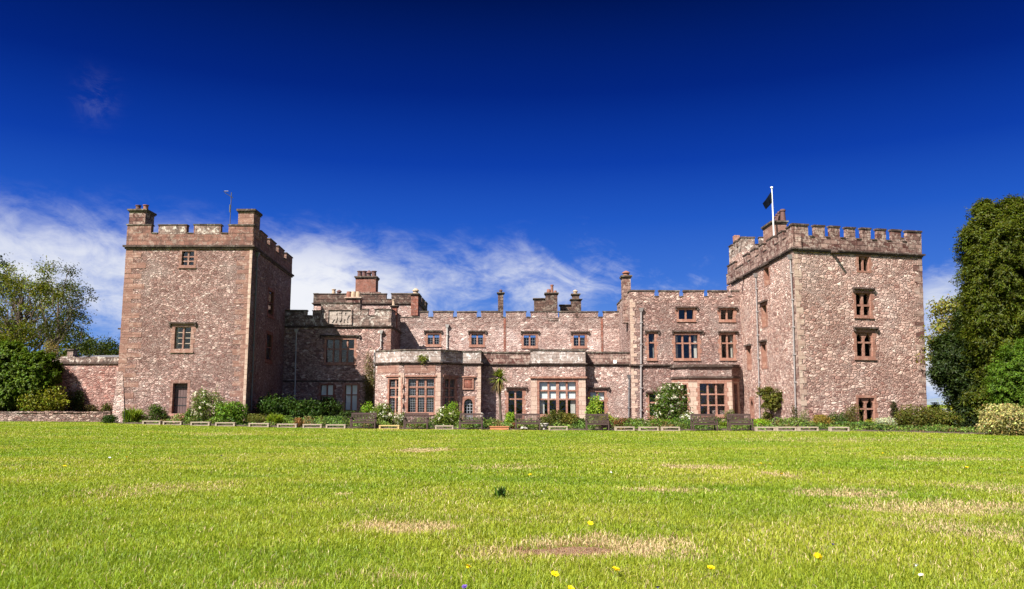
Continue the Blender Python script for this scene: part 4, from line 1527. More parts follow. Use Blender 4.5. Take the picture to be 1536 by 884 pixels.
parapet(RT[1], rt, 0, RT[1].L, zs + 0.109, zc + 0.001, zm - 0.002, pm, '', part=mb, capb=cb, thick=0.5, caps=CAPS)
parapet(RT[2], rt, 0, RT[2].L, zs + 0.111, zc + 0.005, zm + 0.001, pm[:5], '', part=mb, capb=cb, thick=0.5, caps=CAPS)
pp = mb.build('parapet', M['parapet_brown'], rt)
for cq in CAPS:
    cq.build('cap_stone', M['string'], pp)
# stair turret at the rear corner, higher than the tower
ta_, tb_ = np.array([xpx(1113.5, 400, 57.6), 57.6]), np.array([xpx(1162, 400, 57.6), 57.6])
TU = ring([ta_, tb_, tb_ + np.array([0, 3.6]), ta_ + np.array([0.05, 3.6])])
zq0, zq1 = zpx(1130, 367, 57.6), zpx(1130, 357, 57.6)
mb = MB()
for ff in TU:
    ff.wall(mb, 0, ff.L, Z0, zq0 - 0.5)
tu = mb.build('turret', M['rubble_right'], rt)
mb, cb = MB(), MB()
t0 = TU[0]
S = lambda u: t0.px(u, 362)[0]
parapet(t0, rt, 0, t0.L, zq0 - 0.5, zq0, zq1, [(0, S(1132)), (S(1139.5), S(1156)), (S(1161), t0.L)], '', part=mb, capb=cb, proud=0.0)
for k in (1, 2, 3):
    ff = TU[k]
    parapet(ff, rt, 0, ff.L, zq0 - 0.5, zq0 + 0.002 * k, zq1 + 0.002 * k, [(0, 0.9), (1.4, 2.3), (2.8, ff.L)], '', part=mb, capb=cb, proud=0.0)
mb.build('turret_parapet', M['parapet_grey'], tu)
cb.build('coping_trim', M['string'], tu)
mb = MB()
mb.poly([(p[0], p[1], zq0 - 0.3) for p in (TU[0].P0 + 0.1, TU[1].P0 + np.array([-0.1, 0.1]), TU[2].P0 - 0.1, TU[3].P0 + np.array([0.1, -0.1]))])
mb.build('turret_roof', M['roof'], tu)
chimney(rt, 1110 - 8, 1110, 353, 358, 59.5, 0.5, 'red', cap=False, name='chimney')
# chimney by the flagpole, long pot row seen end-on
chimney(rt, 1159.5, 1181, 336, 362, 51.0, 1.9, 'quoin', cap_h=0.2, sink=0.5)
for k, (uu, yy) in enumerate(((1164, 52.5), (1166.5, 52.0), (1169.5, 51.6), (1173.5, 51.25))):
    p = at(uu, 330, yy)
    zb = zpx(1170, 336, 51.0) + 0.2
    mb = MB()
    h = zpx(1170, 313 + (3 - k) * 1.2, 51.0) - zb
    mb.lathe((p[0] + 0.05, yy, zb), [(0.2, 0), (0.18, 0.1), (0.15, h * 0.8), (0.19, h * 0.84), (0.19, h * 0.95), (0.14, h)], 12)
    mb.build('chimney_pot', M['pot_dark'], rt)
# spouts
for ff, (uu, vv) in ((f, (1247, 378)), (g, (1116, 416))):
    s_, z_ = ff.px(uu, vv)
    mb = MB()
    mb.tube([ff.pt(s_, -0.02, z_), ff.pt(s_ + 0.02, 0.30, z_ - 0.02), ff.pt(s_ + 0.04, 0.62, z_ - 0.10)], [0.14, 0.11, 0.07], 8)
    mb.build('spout', M['string'], rt)
drainpipe(g, rt, [(1188, 389), (1192, 470), (1196.5, 636)], 'lead_pipe', 0.045)
drainpipe(g, rt, [(1136, 416), (1139, 520), (1142, 628)], 'lead_pipe', 0.042)

# flagpole with its flag
p = at(1160.5, 345, 50.6)
fp = thing('flagpole', 'white flagpole standing behind the right tower chimney', 'flagpole', (p[0], 50.6, zs + 0.2))
ztop = zpx(1158, 283.5, 50.6)
mb = MB()
mb.tube([(p[0], 50.6, zs + 0.2), (p[0], 50.6, ztop)], [0.055, 0.035], 10)
mb.build('pole', M['white'], fp)
mb = MB()
mb.lathe((p[0], 50.6, ztop), [(0.03, 0), (0.085, 0.05), (0.085, 0.11), (0.03, 0.16)], 10)
mb.build('finial', M['white'], fp)
V, q = [], []
nu, nv = 14, 12
for i in range(nu + 1):
    for j in range(nv + 1):
        a, b = i / nu, j / nv
        x = p[0] - 0.05 - a * 0.58 * (1 - 0.35 * b)
        z = ztop - 0.18 - b * 0.75 * (1 - 0.45 * a) - a * 0.78
        y = 50.6 - 0.05 + 0.13 * math.sin(a * 7 + b * 1.5) * a ** 0.5
        V.append((x, y, z))
for i in range(nu):
    for j in range(nv):
        k = i * (nv + 1) + j
        q.append((k, k + 1, k + nv + 2, k + nv + 1))
V = np.array(V)
o_ = V[0].copy()
me = np_mesh('flag', V - o_, quads=q, smooth=True)
o = link_mesh('flag', me, M['flag'], None, o_)
md = o.modifiers.new('thickness', 'SOLIDIFY')
md.thickness = 0.006
tag(o, 'dark navy flag hanging limp from the white flagpole', 'flag')

# ================================================================== walls at the left
YC = 58.0
a, b = np.array([xpx(-260, 580, YC), YC]), np.array([xpx(181, 580, YC), YC])
cw = thing('garden_wall', 'pink rubble garden wall with lichened coping left of the left tower', 'wall', (float(b[0]) - 4, YC, 0.2))
f = Fac(a, b)
zt = zpx(120, 546, YC)
mb = MB()
f.box(mb, 0, f.L, Z0, zt, -0.6, 0)
mb.build('wall', M['rubble_garden'], cw)
mb = MB()
f.box(mb, 0, f.L, zt, zt + 0.12, -0.68, 0.1)
mb.build('string_course', M['string'], cw)
mb = MB()
x = 0.0
rr = random.Random(3)
while x < f.L:
    w = rr.uniform(0.5, 1.1)
    f.box(mb, x, min(x + w - 0.015, f.L), zt + 0.121, zt + 0.50 + rr.uniform(-0.03, 0.03), -0.62 + rr.uniform(-.02, .02), 0.03 + rr.uniform(-.02, .02))
    x += w
mb.build('coping', M['parapet_grey'], cw)

a3, b3 = np.array([xpx(-300, 620, 54.2), 54.2]), np.array([xpx(166, 620, 54.2), 54.2])
f = Fac(a3, b3)
zt = zpx(80, 619.5, 54.2)
lo = thing('low_wall', 'low dry-stone retaining wall edging the lawn at far left', 'wall', (float(b3[0]) - 4, 54.2, 0.2))
mb = MB()
f.box(mb, 0, f.L, Z0, zt, -0.45, 0)
mb.build('wall', M['rubble_low'], lo)
mb = MB()
x = 0.0
while x < f.L:
    w = rr.uniform(0.35, 0.8)
    f.box(mb, x, min(x + w - 0.02, f.L), zt + 0.001, zt + 0.09 + rr.uniform(-0.02, 0.03), -0.48 + rr.uniform(-.03, .03), 0.04 + rr.uniform(-.03, .03))
    x += w
mb.build('coping', M['rubble_low'], lo)

# raised ground behind the low wall
mb = MB()
mb.poly([(a3[0], 54.65, zt - 0.1), (b3[0], 54.65, zt - 0.1), (b3[0], 57.95, zt + 0.05), (a3[0], 57.95, zt + 0.05)])
o = mb.build('terrace', M['soil'], None, (0, 0, 0))
tag(o, 'soil terrace behind the low wall', kind='structure')

# slate-roofed outbuildings behind the garden wall
for u0, u1, ve, vr, Yb, lab in ((84, 106, 541, 534, 70.0, 'small slate-roofed shed just showing above the garden wall'), (112, 186, 541, 533, 72.0, 'long slate-roofed outbuilding behind the garden wall')):
    x0, x1 = xpx(u0, 540, Yb), xpx(u1, 540, Yb)
    ze, zr = zpx(u0, ve, Yb), zpx(u0, vr, Yb + 3)
    ob = thing('outbuilding', lab, 'outbuilding', (x0, Yb, 0.2))
    mb = MB()
    mb.box(x0 + 0.2, x1 - 0.2, Yb + 0.2, Yb + 5.8, Z0, ze)
    mb.build('wall', M['rubble_wing'], ob)
    mb = MB()
    for p4 in ([(x0, Yb - 0.1, ze), (x1, Yb - 0.1, ze), (x1, Yb + 3, zr), (x0, Yb + 3, zr)], [(x0, Yb + 3, zr), (x1, Yb + 3, zr), (x1, Yb + 6.1, ze), (x0, Yb + 6.1, ze)]):
        mb.poly(p4)
    mb.poly([(x0 + .2, Yb + .2, ze), (x0 + .2, Yb + 5.8, ze), (x0 + .2, Yb + 3, zr)])
    mb.poly([(x1 - .2, Yb + .2, ze), (x1 - .2, Yb + 5.8, ze), (x1 - .2, Yb + 3, zr)])
    rf = mb.build('roof', M['roof_light'] if 'roof_light' in M else M['roof'], ob)
    if u0 == 84:
        chimney(ob, 100, 109, 526, 540, Yb + 2, 0.7, 'parapet_grey')
# pale outbuilding and railings glimpsed at the right
x0, x1 = xpx(1429, 620, 75), xpx(1452, 620, 75)
ob = thing('outbuilding', 'pale gabled outbuilding glimpsed between the right tower and the trees', 'outbuilding', (x0, 75, -0.2))
ze, zr = zpx(1430, 622, 75), zpx(1430, 613, 75)
mb = MB()
mb.box(x0, x1, 75, 80, -1, ze)
mb.build('wall', M['urn'], ob)
mb = MB()
mb.poly([(x0 - .2, 74.8, ze), (x1 + .2, 74.8, ze), (x1 + .2, 77.5, zr), (x0 - .2, 77.5, zr)])
mb.poly([(x0 - .2, 77.5, zr), (x1 + .2, 77.5, zr), (x1 + .2, 80.2, ze), (x0 - .2, 80.2, ze)])
mb.build('roof', M['roof'], ob)
mb = MB()
xa, xb = xpx(1426, 625, 52), xpx(1446, 625, 52)
zg_ = float(terrain(xa, 52))
zr_ = zpx(1435, 619.5, 52)
for k in range(9):
    x = xa + (xb - xa) * k / 8
    mb.box(x - 0.02, x + 0.02, 51.98, 52.02, zg_ - 0.2, zr_)
mb.box(xa, xb, 51.97, 52.03, zr_ - 0.12, zr_ - 0.07)
mb.box(xa, xb, 51.97, 52.03, zg_ + 0.1, zg_ + 0.15)
o = mb.build('railing', M['iron'], None, (xa, 52, zg_))
tag(o, 'dark iron railing beyond the olive hedge at right', 'railing')

# ------------------------------------------------------------------ foliage
def rand_dirs(n, rng):
    d = rng.normal(size=(n, 3))
    return d / np.linalg.norm(d, axis=1, keepdims=True)


def leaf_mesh(name, C, N, L, W, tint, rng, droop=0.0, fold=0.18, along=None):
    """one folded diamond per leaf. C centre, N facing, L length, W width (arrays), tint (n,3)"""
    n = len(C)
    N = N / (np.linalg.norm(N, axis=1, keepdims=True) + 1e-9)
    a = rng.normal(size=(n, 3)) if along is None else along + rng.normal(size=(n, 3)) * 0.25
    T = a - N * np.sum(a * N, axis=1, keepdims=True)
    T /= np.linalg.norm(T, axis=1, keepdims=True) + 1e-9
    B = np.cross(N, T)
    L = np.broadcast_to(np.asarray(L, float), (n,))[:, None]
    W = np.broadcast_to(np.asarray(W, float), (n,))[:, None]
    base = C - T * L * 0.5
    tip = C + T * L * 0.5 - N * L * droop
    l = C - B * W * 0.5 + N * W * fold - T * L * 0.06
    r = C + B * W * 0.5 + N * W * fold - T * L * 0.06
    V = np.stack([base, r, tip, l], 1).reshape(-1, 3)
    i = np.arange(n) * 4
    tris = np.concatenate([np.stack([i, i + 1, i + 2], -1), np.stack([i, i + 2, i + 3], -1)])
    col = np.repeat(tint, 4, axis=0)
    return np_mesh(name, V, tris=tris, color=col)


def tints(n, base, rng, var=0.25, hue=0.12, clump=None):
    b = np.array(base, float)[None, :]
    if b.max() < 0.32:
        b = b * np.array([1.0, 0.98, 0.62])
    k = 1 + rng.normal(size=(n, 1)) * var
    if clump is not None:
        k = k * clump[:, None]
    h = 1 + rng.normal(size=(n, 3)) * hue
    return np.clip(b * np.clip(k, 0.25, 2.2) * h, 0.004, 0.9)


def lumps(center, rx, ry, rz, n, rng, spread=0.55, size=(0.35, 0.6)):
    out = [(np.array(center), np.array([rx, ry, rz]) * 0.72)]
    for _ in range(n):
        d = rand_dirs(1, rng)[0]
        d[2] = abs(d[2]) * 1.1 - 0.35
        c = np.array(center) + d * np.array([rx, ry, rz]) * spread
        out.append((c, np.array([rx, ry, rz]) * rng.uniform(*size)))
    return out


def sample_lumps(ls, n, rng, shell=0.14, zmin=None):
    w = np.array([l[1][0] * l[1][2] + l[1][0] * l[1][1] for l in ls])
    pick = rng.choice(len(ls), n, p=w / w.sum())
    d = rand_dirs(n, rng)
    c = np.array([l[0] for l in ls])[pick]
    r = np.array([l[1] for l in ls])[pick]
    k = 1 - np.abs(rng.normal(size=(n, 1))) * shell + rng.normal(size=(n, 1)) * 0.03
    P = c + d * r * k
    Nn = d / r
    Nn /= np.linalg.norm(Nn, axis=1, keepdims=True)
    if zmin is not None:
        ok = P[:, 2] > zmin
        P, Nn, pick = P[ok], Nn[ok], pick[ok]
    return P, Nn, pick


GREEN = (0.075, 0.13, 0.02)
LIME = (0.20, 0.28, 0.03)
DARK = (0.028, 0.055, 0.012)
OLIVE = (0.085, 0.095, 0.022)
BRIGHT = (0.13, 0.22, 0.022)
REDL = (0.12, 0.035, 0.028)
RUST = (0.20, 0.11, 0.03)
VARI = (0.34, 0.34, 0.20)
SEEDN = [100]


def shrub(name, label, cat, u0, u1, vt, Y, color, leaf=0.09, n=2600, ry=None, flowers=None, group=None, blades=False, nl=7, vb=None, z_base=None, wide=0.55, var=0.28, fl_n=120, stems=True, tilt=0.5):
    """a bush filling picture columns u0..u1 and reaching up to row vt at distance Y"""
    SEEDN[0] += 1
    rng = np.random.default_rng(SEEDN[0])
    uc = (u0 + u1) / 2
    xc = xpx(uc, 620, Y)
    rx = (xpx(u1, 620, Y) - xpx(u0, 620, Y)) / 2
    zb = float(terrain(xc, Y)) if z_base is None else z_base
    if vb is not None:
        zb = zpx(uc, vb, Y)
    zt = zpx(uc, vt, Y)
    h = max(zt - zb, 0.15)
    ry = ry or min(rx, 0.9)
    root = thing(name, label, cat, (xc, Y, zb), group)
    o3 = np.array([xc, Y, zb])
    if blades:
        m = n
        ang = rng.uniform(0, 2 * math.pi, m)
        rad = np.sqrt(rng.uniform(0, 1, m))
        base = np.stack([rad * np.cos(ang) * rx * 0.65, rad * np.sin(ang) * ry * 0.65, np.zeros(m)], -1)
        hh = h * rng.uniform(0.55, 1.05, m) * (1 - 0.25 * rad)
        lean = np.stack([np.cos(ang), np.sin(ang)], -1) * (0.25 + 0.5 * rng.uniform(size=(m, 1))) * (rx * 0.55) + rng.normal(size=(m, 2)) * 0.05
        w = leaf * rng.uniform(0.6, 1.2, m)
        pa = rng.uniform(0, math.pi, m)
        side = np.stack([np.cos(pa), np.sin(pa), np.zeros(m)], -1) * w[:, None] * 0.5
        mid = base + np.stack([lean[:, 0] * 0.35, lean[:, 1] * 0.35, hh * 0.65], -1)
        tip = base + np.stack([lean[:, 0], lean[:, 1], hh * rng.uniform(0.75, 1.0, m)], -1)
        V = np.stack([base - side * 0.6, base + side * 0.6, mid + side, mid - side, tip], 1).reshape(-1, 3)
        i = np.arange(m) * 5
        me = np_mesh('foliage', V, quads=np.stack([i, i + 1, i + 2, i + 3], -1), tris=np.stack([i + 3, i + 2, i + 4], -1), color=np.repeat(tints(m, color, rng, var), 5, axis=0))
        link_mesh('foliage', me, M['leaf'], root)
        top = tip
    else:
        ls = [(np.array([0, 0, h * 0.42]), np.array([rx * 0.72, ry * 0.72, h * 0.46]))]
        for _ in range(nl + 7):
            d = rand_dirs(1, rng)[0]
            q_ = rng.uniform(0.28, 0.55)
            zc_ = h * np.clip(0.48 + 0.5 * d[2] * (1 - q_ * 0.6), 0.12, 0.86)
            ls.append((np.array([d[0] * rx * (1.0 - q_ * 0.75), d[1] * ry * (1.0 - q_ * 0.7), zc_]), np.array([rx * q_, ry * q_, h * q_ * 0.72])))
        n = int(n * 1.25)
        P, Nn, pick = sample_lumps(ls, n, rng, 0.22, 0.02)
        P = P + rng.normal(size=P.shape) * leaf * 0.7
        P[:, 2] = np.minimum(P[:, 2], h * 1.06)
        cl = rng.uniform(0.75, 1.25, len(ls))[pick]
        ns_ = 16
        sd_ = rand_dirs(ns_, rng)
        sd_[:, 2] = np.abs(sd_[:, 2]) * 0.9 + 0.1
        sd_[:, 1] -= 0.2
        m_s = max(6, n // 220)
        tt = rng.uniform(0.55, 1.0, (ns_, m_s, 1))
        reach = rng.uniform(0.95, 1.28, (ns_, 1, 1))
        sp_ = np.array([0, 0, h * 0.35]) + sd_[:, None, :] * np.array([rx, ry, h * 0.66]) * tt * reach + rng.normal(size=(ns_, m_s, 3)) * leaf * 0.45
        sp_ = sp_.reshape(-1, 3)
        sp_ = sp_[sp_[:, 2] > 0.02]
        P = np.concatenate([P, sp_])
        Nn = np.concatenate([Nn, rng.normal(size=sp_.shape) + np.array([0, -0.4, 0.5])])
        cl = np.concatenate([cl, np.full(len(sp_), 1.15)])
        Nn = Nn + rng.normal(size=Nn.shape) * tilt
        me = leaf_mesh('foliage', P, Nn, leaf * rng.uniform(0.7, 1.3, len(P)), leaf * 0.55 * rng.uniform(0.7, 1.2, len(P)), tints(len(P), color, rng, var, 0.12, cl), rng)
        link_mesh('foliage', me, M['leaf'], root)
        top = P
        if stems:
            mb = MB()
            for _ in range(7):
                a = rng.uniform(0, 2 * math.pi)
                e = o3 + np.array([math.cos(a) * rx * 0.5, math.sin(a) * ry * 0.5, h * rng.uniform(0.45, 0.75)])
                s_ = o3 + np.array([math.cos(a) * rx * 0.12, math.sin(a) * ry * 0.12, -0.05])
                mb.tube([s_, (s_ + e) / 2 + rng.normal(size=3) * 0.03, e], [0.022, 0.016, 0.008], 5)
            mb.build('stem', M['stem'], root)
    if flowers:
        fcol, fs = flowers
        m = fl_n
        if blades:
            idx = rng.choice(len(top), m)
            FP = top[idx] + rng.normal(size=(m, 3)) * 0.03
            FN = rng.normal(size=(m, 3)) * 0.4 + np.array([0, -0.6, 0.6])
        else:
            P2, N2, _ = sample_lumps(ls, m * 2, rng, 0.03, 0.12 * h)
            front = (N2[:, 1] < 0.35) & (np.sin(P2[:, 0] * 9 + SEEDN[0]) + np.sin(P2[:, 2] * 11 + 1) + 0.6 * np.sin(P2[:, 0] * 23) > -0.25 + 0.4 * (P2[:, 2] < 0.3 * h))
            FP, FN = P2[front][:m] * 1.0 + N2[front][:m] * 0.05, N2[front][:m]
        # each bloom: five petals
        k = 5
        fs = fs * 0.78
        fcol = tuple(x * 0.85 for x in fcol)
        FP5 = np.repeat(FP, k, axis=0) + rng.normal(size=(len(FP) * k, 3)) * fs * 0.33
        FN5 = np.repeat(FN, k, axis=0) + rng.normal(size=(len(FP) * k, 3)) * 0.35
        me = leaf_mesh('blossoms', FP5, FN5, fs * rng.uniform(0.6, 1.1, len(FP5)), fs * 0.7, tints(len(FP5), fcol, rng, 0.1, 0.04), rng)
        link_mesh('blossoms', me, M['petal'], root)
    return root


def limb(mb, p0, p1, r0, r1, rng, n=5, wob=0.08):
    P, L = [], np.linalg.norm(np.array(p1) - np.array(p0))
    for k in range(n + 1):
        t_ = k / n
        p = np.array(p0) * (1 - t_) + np.array(p1) * t_
        if 0 < k < n:
            p = p + rng.normal(size=3) * L * wob * 0.5
        P.append(p)
    mb.tube(P, list(np.linspace(r0, r1, n + 1)), 8)
    return P


def broadleaf(name, label, base, height, spread, color, seed, n_cl=70, per=220, leaf=0.16, cl_r=0.75, crown_lo=0.3, trunk_r=0.3, group=None, shape=1.0, off=(0, 0), gap=0.0, light=None):
    rng = np.random.default_rng(seed)
    base = np.array(base, float)
    root = thing(name, label, 'tree', tuple(base), group)
    mb = MB()
    top = base + np.array([off[0] * 0.5, off[1] * 0.5, height * 0.72])
    tr = limb(mb, base + np.array([0, 0, -0.2]), top, trunk_r, trunk_r * 0.3, rng, 7, 0.05)
    cen = base + np.array([off[0], off[1], height * (crown_lo + 1) / 2])
    rad = np.array([spread, spread * 0.85, height * (1 - crown_lo) / 2])
    cl = []
    for k in range(n_cl):
        d = rand_dirs(1, rng)[0]
        r = rng.uniform(0.3, 1.0) ** 0.55
        c = cen + d * rad * r * np.array([1, 1, 1]) * 0.92
        if d[2] < -0.5:
            c[2] += rad[2] * 0.2
        cl.append(c)
    cl = np.array(cl)
    for k, c in enumerate(cl):
        if k % 2 == 0:
            s = tr[min(len(tr) - 1, max(2, int((c[2] - base[2]) / height * len(tr) * 0.8)))]
            limb(mb, s, c, trunk_r * 0.28, 0.025, rng, 4, 0.14)
    mb.build('trunk', M['bark'], root)
    pick = rng.integers(0, n_cl, n_cl * per)
    scale = rng.uniform(0.6, 1.25, n_cl)
    P = cl[pick] + rng.normal(size=(len(pick), 3)) * np.array([0.55, 0.55, 0.36]) * cl_r * scale[pick][:, None]
    N = (P - cl[pick]) / cl_r + np.array([0, 0, 0.5]) + rng.normal(size=P.shape) * 0.6
    bright = rng.uniform(0.7, 1.3, n_cl)[pick]
    tc_ = tints(len(P), color, rng, 0.25, 0.12, bright)
    me = leaf_mesh('crown', P - base, N, leaf * rng.uniform(0.7, 1.3, len(P)), leaf * 0.6, tc_, rng, 0.1)
    link_mesh('crown', me, M['leaf'], root)
    return root


def spray_tree(name, label, base, ls, n_spray, per, color, seed, leaf=0.13, spr=0.22, trunk=None, cat='tree', droop=-0.25, shell=0.10, group=None, part='crown', width=0.4, clumps=0, cl_r=0.6, core=0.2):
    """dense conifer: many small sprays of short pointed leaves on lumpy masses"""
    rng = np.random.default_rng(seed)
    base = np.array(base, float)
    root = thing(name, label, cat, tuple(base), group)
    if clumps:
        C0, N0, _ = sample_lumps(ls, clumps, rng, shell, base[2] + 0.05)
        nc = len(C0)
        inside = np.zeros(nc, bool)
        for lc, lr in ls:
            inside |= (((C0 - lc) / lr) ** 2).sum(1) < 0.55
        C0, N0 = C0[~inside], N0[~inside]
        nc = len(C0)
        sz = rng.uniform(0.55, 1.3, nc)
        pk = rng.integers(0, nc, n_spray)
        off = rng.normal(size=(n_spray, 3)) * cl_r * sz[pk][:, None] * np.array([0.62, 0.62, 0.30])
        C = C0[pk] + off
        C[:, 2] -= 0.35 * ((off[:, :2] ** 2).sum(1)) / cl_r
        N = N0[pk] * 0.6 + off / cl_r * 0.6 + np.array([0, 0, 0.35])
        N /= np.linalg.norm(N, axis=1, keepdims=True)
        nk = int(n_spray * core)
        C2, N2, _ = sample_lumps([(q, r * 0.80) for q, r in ls], nk, rng, 0.2, base[2] + 0.05)
        C, N = np.concatenate([C, C2]), np.concatenate([N, N2])
        ok = C[:, 2] > base[2] + 0.02
        C, N = C[ok], N[ok]
    else:
        C, N, pick = sample_lumps(ls, n_spray, rng, shell, base[2] + 0.05)
    k = len(C)
    out_ = N + np.array([0, 0, droop]) + rng.normal(size=N.shape) * 0.3
    out_ /= np.linalg.norm(out_, axis=1, keepdims=True)
    idx = np.repeat(np.arange(k), per)
    t_ = rng.uniform(-0.9, 1.0, len(idx))[:, None]
    P = C[idx] + out_[idx] * t_ * spr + rng.normal(size=(len(idx), 3)) * spr * 0.42 * (1.1 - np.abs(t_) * 0.6)
    NN = N[idx] * 0.8 + np.array([0, 0, 0.45]) + rng.normal(size=P.shape) * 0.5
    bright = (rng.uniform(0.7, 1.3, k)[idx]) * (1.0 + 0.25 * t_[:, 0])
    tc_ = tints(len(P), color, rng, 0.2, 0.10, bright)
    me = leaf_mesh(part, P - base, NN, leaf * rng.uniform(0.7, 1.4, len(P)), leaf * width, tc_, rng, 0.05, 0.15, along=out_[idx])
    link_mesh(part, me, M['leaf'], root)
    if trunk:
        mb = MB()
        for p0, p1, r0, r1 in trunk:
            limb(mb, p0, p1, r0, r1, rng, 6, 0.05)
        mb.build('trunk', M['bark'], root)
    return root


# ------------------------------------------------------------------ trees at the left
YY = 78.0
bx = xpx(22, 600, YY)
zt_ = zpx(50, 378, YY)
broadleaf('broadleaf_tree', 'large olive-green broadleaf tree rising behind the garden wall', (bx, YY, 0.2), zt_ - 0.2, 6.4, (0.115, 0.125, 0.024), 31, n_cl=105, per=165, leaf=0.20, cl_r=1.05, crown_lo=0.22, trunk_r=0.38, group='trees behind the garden wall')
bx = xpx(103, 600, 74)
broadleaf('broadleaf_tree', 'sparse dark-leaved tree whose thin branches reach toward the left tower', (xpx(72, 600, 74), 74, 0.2), zpx(95, 388, 74) - 0.2, 3.0, (0.045, 0.05, 0.016), 32, n_cl=46, per=70, leaf=0.19, cl_r=0.75, crown_lo=0.30, trunk_r=0.22, off=(0.5, 0), group='trees behind the garden wall')
broadleaf('broadleaf_tree', 'dark tree at the left edge behind the olive broadleaf tree', (xpx(-30, 600, 95), 95, 0.0), zpx(0, 371, 95), 5.2, (0.03, 0.04, 0.014), 33, n_cl=50, per=180, leaf=0.26, cl_r=1.3, crown_lo=0.1, trunk_r=0.4, group='trees behind the garden wall')
for k, (u, v, Yk, sp, colr, lab) in enumerate(((100, 493, 135, 5.5, (0.045, 0.06, 0.018), 'far round-crowned tree left of the others, over the outbuildings'), (128, 490, 142, 5.2, (0.05, 0.062, 0.02), 'far tree with the tallest crown over the outbuildings'),
                                     (152, 500, 150, 5.5, (0.04, 0.055, 0.017), 'far tree with a flat crown, between taller far trees and the tower'), (173, 511, 148, 4.5, (0.035, 0.052, 0.015), 'lowest far tree touching the left tower in the view'),
                                     (72, 500, 128, 5.0, (0.06, 0.07, 0.02), 'far tree half hidden behind the sparse tree'))):
    broadleaf('far_tree', lab, (xpx(u, 560, Yk), Yk, -1.0), zpx(u, v, Yk) + 1.0, sp, colr, 40 + k, n_cl=40, per=110, leaf=0.42, cl_r=1.5, crown_lo=0.12, trunk_r=0.35, group='far trees beyond the outbuildings')

# big dark ivy mound over the wall at the far left
c0 = at(10, 560, 56.2)
ls = []
for u, v, ru, rv in ((10, 562, 46, 46), (-50, 560, 60, 50), (45, 575, 34, 34), (-10, 590, 40, 24), (60, 555, 24, 26), (-110, 565, 70, 52), (25, 590, 30, 20)):
    c = at(u, v, 56.4)
    s_ = 56.4 / FPX
    ls.append((c, np.array([ru * s_, 1.25, rv * s_])))
spray_tree('hedge', 'big rounded dark green hedge growing over the garden wall at far left', (c0[0], 56.2, zpx(10, 615, 56.2)), ls, 9000, 22, (0.058, 0.092, 0.010), 51, clumps=1100, cl_r=0.30, leaf=0.15, spr=0.18, shell=0.08, cat='hedge', part='foliage', width=0.62)
shrub('shrub', 'yellow-green leafy shrub sprawling behind the low wall', 'shrub', 25, 100, 582, 55.6, (0.15, 0.16, 0.022), 0.16, 3800, ry=0.8, nl=10, z_base=zpx(60, 619, 55.6))
shrub('shrub', 'pale dry-twigged shrub top poking above the hedge by the wall', 'shrub', 56, 78, 512, 58.9, (0.20, 0.16, 0.08), 0.10, 900, ry=0.4, z_base=zpx(66, 546, 58.9))
for u0, u1, vt, lab, col_, nn in ((98, 110, 588, 'thin twiggy climber left of the trained wall plant', (0.06, 0.055, 0.03), 380), (108, 124, 588, 'dark trained climber on the pink garden wall', (0.04, 0.055, 0.018), 900),
                                  (124, 146, 608, 'low tangled plant between the trained climber and the tower', (0.07, 0.055, 0.028), 500), (152, 166, 606, 'small leafy plant against the garden wall beside the tower', (0.07, 0.075, 0.025), 400)):
    shrub('wall_plant', lab, 'plant', u0, u1, vt, 57.6, col_, 0.12, nn, ry=0.25, z_base=zpx(115, 620, 57.6))

# ------------------------------------------------------------------ trees at the right
def pxl(lst, Y, depth=0.9):
    out_ = []
    for q in lst:
        u, v, ru, rv = q[:4]
        yo = q[4] if len(q) > 4 else 0.0
        c = at(u, v, Y + yo)
        s_ = (Y + yo) / FPX
        out_.append((c, np.array([ru * s_, min(ru, rv) * s_ * depth, rv * s_])))
    return out_


YP = 40.5
ls = pxl([(1530, 400, 70, 88), (1502, 372, 44, 56), (1482, 405, 26, 58), (1535, 345, 48, 40), (1580, 400, 80, 96), (1500, 450, 42, 58), (1540, 500, 64, 66), (1490, 495, 28, 44), (1580, 335, 60, 32, 1.0), (1512, 328, 24, 18), (1600, 520, 80, 80), (1520, 560, 50, 50, 0.8), (1474, 362, 14, 26),
          (1500, 590, 44, 56, 0.9), (1560, 610, 60, 50, 0.9), (1484, 560, 22, 60, 0.9), (1478, 338, 24, 28), (1500, 322, 30, 22), (1535, 318, 50, 22), (1470, 372, 18, 40), (1466, 420, 14, 40), (1476, 460, 16, 40)], YP)
tb = at(1545, 640, YP)
gz = float(terrain(tb[0], YP + 1))
spray_tree('conifer_tree', 'tall dense clipped conifer filling the right edge', (tb[0], YP + 1, gz), ls, 17000, 26, (0.052, 0.064, 0.007), 61, clumps=1250, cl_r=0.36, leaf=0.14, spr=0.27, shell=0.07, core=0.3, trunk=[((tb[0], YP + 1, gz - 0.2), (tb[0], YP + 1, gz + 6), 0.4, 0.15)], group='trees at the right edge')
ls = pxl([(1530, 565, 34, 46), (1560, 560, 50, 52), (1508, 575, 16, 30), (1545, 600, 46, 28)], 39.0)
tb = at(1550, 640, 39.0)
spray_tree('conifer_shrub', 'bright green rounded conifer in front of the tall clipped conifer', (tb[0], 39, float(terrain(tb[0], 39))), ls, 4200, 24, (0.065, 0.115, 0.014), 62, clumps=420, cl_r=0.32, leaf=0.10, spr=0.15, shell=0.06, cat='shrub')
ls = pxl([(1454, 555, 26, 58), (1430, 526, 20, 18), (1426, 550, 17, 14), (1441, 580, 15, 16), (1464, 600, 20, 40), (1411, 521, 11, 6), (1410, 543, 10, 6), (1418, 565, 9, 6), (1454, 500, 18, 34), (1466, 560, 30, 70, 0.6), (1464, 630, 18, 24, -0.4),
          (1480, 615, 26, 36, 0.3), (1444, 545, 18, 40)], 42.5)
tb = at(1455, 640, 42.5)
gz = float(terrain(tb[0], 42.5))
